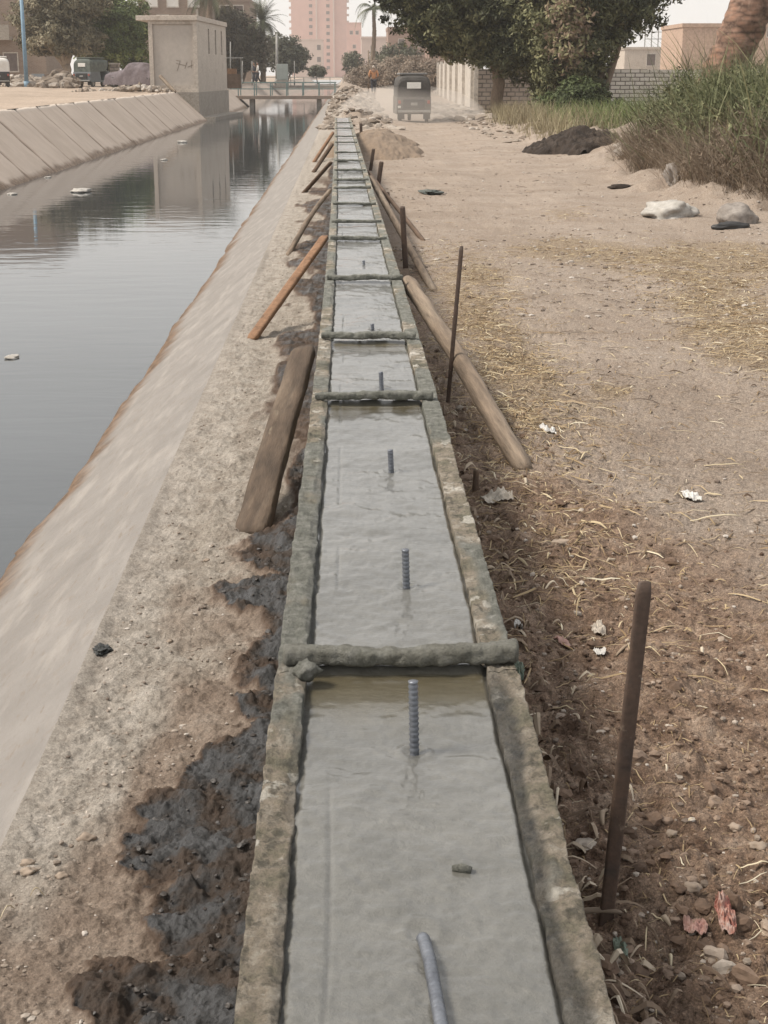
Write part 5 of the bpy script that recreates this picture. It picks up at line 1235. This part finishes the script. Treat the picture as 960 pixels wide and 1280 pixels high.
rocks('gravel', 420, road_zone(lambda x, y: np.exp(-((x - br(y) - .22) / .26) ** 2) * (.3 + .7 * (fbm(x * 3, y * 2, o=2, seed=79) > 0)), 1.9, 10), .006, .026, m_crumb, 116, .65, None, 'loose brown clods beside the form', 'clods', pw=2.0)
stuff('twigs', *strips(900, road_zone(lambda x, y: .6 + 0 * x, 8, 45, .30), .03, .22, .004, .012, 107, .08, .004, 4), leafmat('dark_twig', [(0, (.06, .042, .03)), (.6, (.14, .10, .07)), (1, (.34, .26, .17))]), 'small dark twigs and scraps along the dirt road', 'twigs')
def ledge_zone(y0, y1):
    def f(r, n):
        y = y0 * (y1 / y0) ** r.random(n); x = XC + .06 + r.random(n) * (bl(y) - .03 - XC - .06); k = (.25 + .75 * (fbm(x * 4, y * 3, o=3, seed=17) > .1)) * (1 - .93 * mudmask(x, y)) > r.random(n); return x[k], y[k]
    return f
rocks('gravel', 8500, ledge_zone(1.6, 26), .0015, .0095, m_grit, 113, .6, None, 'fine grit on the left ledge', 'gravel', pw=3.4)
def mudlumps(r, n):
    X = np.zeros(0); Y = np.zeros(0)
    while len(X) < n:
        y = 1.6 + 5.2 * r.random(n); x = XC + .1 + r.random(n) * .7; k = (mudmask(x, y) > .6) & (x < bl(y) - .004); X = np.append(X, x[k]); Y = np.append(Y, y[k])
    return X[:n], Y[:n]
m_mudl = rockmat('mud_lump', [(0, (.028, .020, .016)), (.5, (.05, .042, .036)), (1, (.085, .08, .078))], .55)
rocks('mud_crumbs', 1100, mudlumps, .0012, .009, m_mudl, 114, .6, lambda x, y: hR(x, y) + .012, 'dark wet mud crumbs left of the form', 'mud crumbs', pw=3)

# single pieces one can point at
def single(name, px, py, L, W, ang, seed, m, label, cat, rv=.9, curl=.1, lift=.01, cup=.1):
    f = foot(px, py); V, F, a_ = strips(1, lambda r, n: (np.array([f.x - math.cos(ang) * L / 2]), np.array([f.y - math.sin(ang) * L / 2])), L, L, W, W, seed, curl, lift, 8, bias=ang, cup=cup)
    o = link(name, npmesh(name, V, F, True, {'rnd': np.full(len(V), rv)}), m)
    so = o.modifiers.new('solid', 'SOLIDIFY'); so.thickness = .0012
    return tag(o, label, cat)
SG = [('cane_stalk', 940, 1108, .085, .008, .45, 'pale split cane stalk at the lower right picture edge', .95), ('cane_stalk', 812, 1140, .13, .006, 2.05, 'long golden stalk pointing down beside the near stake foot', .8), ('cane_stalk', 832, 1205, .055, .007, 1.75, 'short pale split stalk below the long golden stalk', .95),
      ('cane_stalk', 800, 1215, .035, .004, .6, 'small greenish straw crossing near the bottom right', .85), ('cane_stalk', 888, 660, .22, .009, -1.0, 'long pale cane stalk lying on the road at the right', .95), ('cane_stalk', 908, 580, .20, .010, -.3, 'pale stalk lying crosswise high on the right road', .9),
      ('husk', 880, 828, .045, .012, 1.1, 'pale curled husk right of the stake on brown soil', .95), ('husk', 765, 706, .045, .010, -.5, 'yellow husk chip above the near stake', .8), ('husk', 690, 750, .055, .012, .3, 'white curved husk beside the form at the crossbar', .95), ('husk', 657, 620, .07, .013, 1.5, 'pale upright curled husk beside the white rag', .9),
      ('husk', 770, 835, .06, .013, 1.3, 'brown husk left of the near stake top', .45), ('husk', 720, 990, .05, .016, 2.2, 'tan broad leaf lying between form and stake', .7), ('husk', 745, 1060, .07, .014, 1.8, 'long grey leaf between the form edge and the near stake', .5), ('husk', 830, 1170, .03, .010, -.9, 'small tan flake left of the torn red wrapper', .7),
      ('straw_stem', 12, 1145, .05, .003, .9, 'yellow straw stem at the lower left picture edge', .95), ('straw_stem', 45, 1122, .03, .0022, .8, 'short straw fragment above the yellow stem at left', .9), ('straw_stem', 860, 395, .25, .012, .2, 'pale cane piece on the right road', .9), ('straw_stem', 745, 575, .16, .010, .25, 'pale stick lying across the road right of the pole foot', .9),
      ('straw_stem', 700, 905, .09, .006, -.9, 'pale thin twig running down beside the form', .9), ('straw_stem', 190 + 0, 1209, .02, .002, 1.4, 'tiny straw on the mud at lower left', .9)]
for i, (nm, px, py, L, W, an, lb, rv) in enumerate(SG): single(nm, px, py, L, W, an, 500 + i, m_husk if nm == 'husk' else m_straw, lb, nm.replace('_', ' '), rv, lift=.006, curl=.06 if nm != 'husk' else .2)
def scrap(name, px, py, w_, d_, m, seed, label, cat, h=.012):
    """crumpled sheet"""
    f = foot(px, py); n = 34; u = np.linspace(-1, 1, n); X, Y = np.meshgrid(u, u); a = np.arctan2(Y, X); rr = np.maximum(np.abs(X), np.abs(Y)); k = 1 + .28 * fbm(np.cos(a) * 1.1 + seed, np.sin(a) * 1.1, o=2, seed=seed); sq = 1 / np.maximum(1, np.hypot(X, Y) ** .6); X, Y = X * sq, Y * sq
    xw, yw = f.x + X * k * w_, f.y + Y * k * d_; Z = hR(xw, yw) + .004 + h * (.6 + np.abs(fbm(X * 2 + seed, Y * 2, o=4, seed=seed, g=.6))) * (1 - .4 * rr)
    o = grid(name, xw, yw, Z, m); so = o.modifiers.new('solid', 'SOLIDIFY'); so.thickness = .001; return tag(o, label, cat)
m_rag = mat('pale_rag', [(.42, .37, .31), (.60, .55, .48)], 14, .85, 60, .5, .003, kind='pos'); m_pl = mat('clear_plastic', [(.50, .48, .45), (.66, .65, .63)], 12, .35, 50, .5, .003, kind='pos')
m_red = mat('red_wrapper', [(.30, .07, .055), (.34, .17, .13), (.50, .44, .40)], 34, .4, 60, .4, .003, kind='pos'); m_pk = mat('pink_wrapper', [(.42, .22, .19), (.33, .24, .20)], 20, .5, 60, .5, .003, kind='pos'); m_gn = mat('green_scrap', [(.13, .17, .13), (.21, .25, .20)], 20, .5, 60, .5, .003, kind='pos')
for a in [('rag', 622, 637, .062, .05, m_rag, 3, 'crumpled white rag lying beside the right form', 'rag', .022), ('wrapper', 905, 1172, .022, .045, m_red, 4, 'torn red plastic wrapper in the lower right soil', 'wrapper', .018), ('wrapper', 868, 1176, .022, .030, m_pk, 5, 'dirty pink scrap left of the torn red wrapper', 'wrapper', .012),
          ('wrapper', 703, 818, .022, .035, m_pk, 6, 'dirty pink paper beside the crossbar end', 'wrapper', .012), ('plastic_scrap', 748, 835, .017, .030, m_pl, 7, 'small white plastic scrap right of the pink paper', 'plastic scrap', .010), ('plastic_scrap', 747, 792, .022, .035, m_rag, 8, 'pale crumpled scrap left of the near stake top', 'plastic scrap', .014),
          ('plastic_scrap', 686, 541, .035, .07, m_pl, 9, 'clear plastic scrap right of the pole foot', 'plastic scrap', .014), ('plastic_scrap', 864, 619, .035, .06, m_pl, 10, 'clear plastic scrap on the right side of the road', 'plastic scrap', .014), ('leaf', 775, 1200, .010, .040, m_gn, 11, 'dull green leaf at the foot of the near stake', 'leaf', .008),
          ('plastic_scrap', 648, 795, .014, .04, m_pl, 12, 'white plastic caught by the form at the crossbar end', 'plastic scrap', .014), ('plastic_scrap', 648, 862, .02, .04, m_gn, 13, 'green grey scrap under the crossbar end', 'plastic scrap', .012)]: scrap(*a[:9], h=a[9])
# floating rubbish
def floaty(px, py, s_, label, seed):
    g = G(px, py, ZW); tag(rock('floating_litter', (g.x, g.y, ZW + s_ * .08), (s_, s_ * 1.6, s_ * .3), m_sack, seed, sub=3, amp=.3, f=1.8), label, 'floating litter')
for i, (px, py, s_, lb) in enumerate([(228, 178, .20, 'white floating litter nearest the pump house reflection'), (102, 240, .20, 'pale floating litter beside the green reflection'), (15, 447, .06, 'small white scrap floating near the left picture edge'), (205, 200, .10, 'small pale scrap floating below the far slabs'), (15, 243, .10, 'small white scrap floating under the left slabs'), (60, 222, .08, 'tiny white scrap at the water edge of the slabs')]): floaty(px, py, s_, lb, 120 + i)

# ================================================================ AIR
bm = bmesh.new(); box(bm, -510, 520, -9, 935, -6, 66)
o = bmo('haze', bm, None); hm = bpy.data.materials.new('haze_air'); hm.use_nodes = True; hn = hm.node_tree; hn.nodes.clear()
ho = hn.nodes.new('ShaderNodeOutputMaterial'); hv = hn.nodes.new('ShaderNodeVolumePrincipled'); hv.inputs['Color'].default_value = (.985, .965, .95, 1); hv.inputs['Density'].default_value = .0005; hv.inputs['Anisotropy'].default_value = .3
hn.links.new(hv.outputs[0], ho.inputs['Volume']); o.data.materials.append(hm); tag(o, kind='stuff')
q = P(515, 140, 62); dm = bpy.data.materials.new('road_dust'); dm.use_nodes = True; dn = dm.node_tree; dn.nodes.clear()
do = dn.nodes.new('ShaderNodeOutputMaterial'); dv_ = dn.nodes.new('ShaderNodeVolumePrincipled'); dv_.inputs['Color'].default_value = (.96, .90, .84, 1); dv_.inputs['Density'].default_value = .11
dn.links.new(dv_.outputs[0], do.inputs['Volume'])
o = rock('dust_cloud', (q.x - .2, 60.5, .35), (2.8, 5.0, .95), None, 5, sub=3, amp=.15, f=1.2); o.data.materials.append(dm); tag(o, 'pale dust raised round the rickshaw wheels', 'dust', kind='stuff')
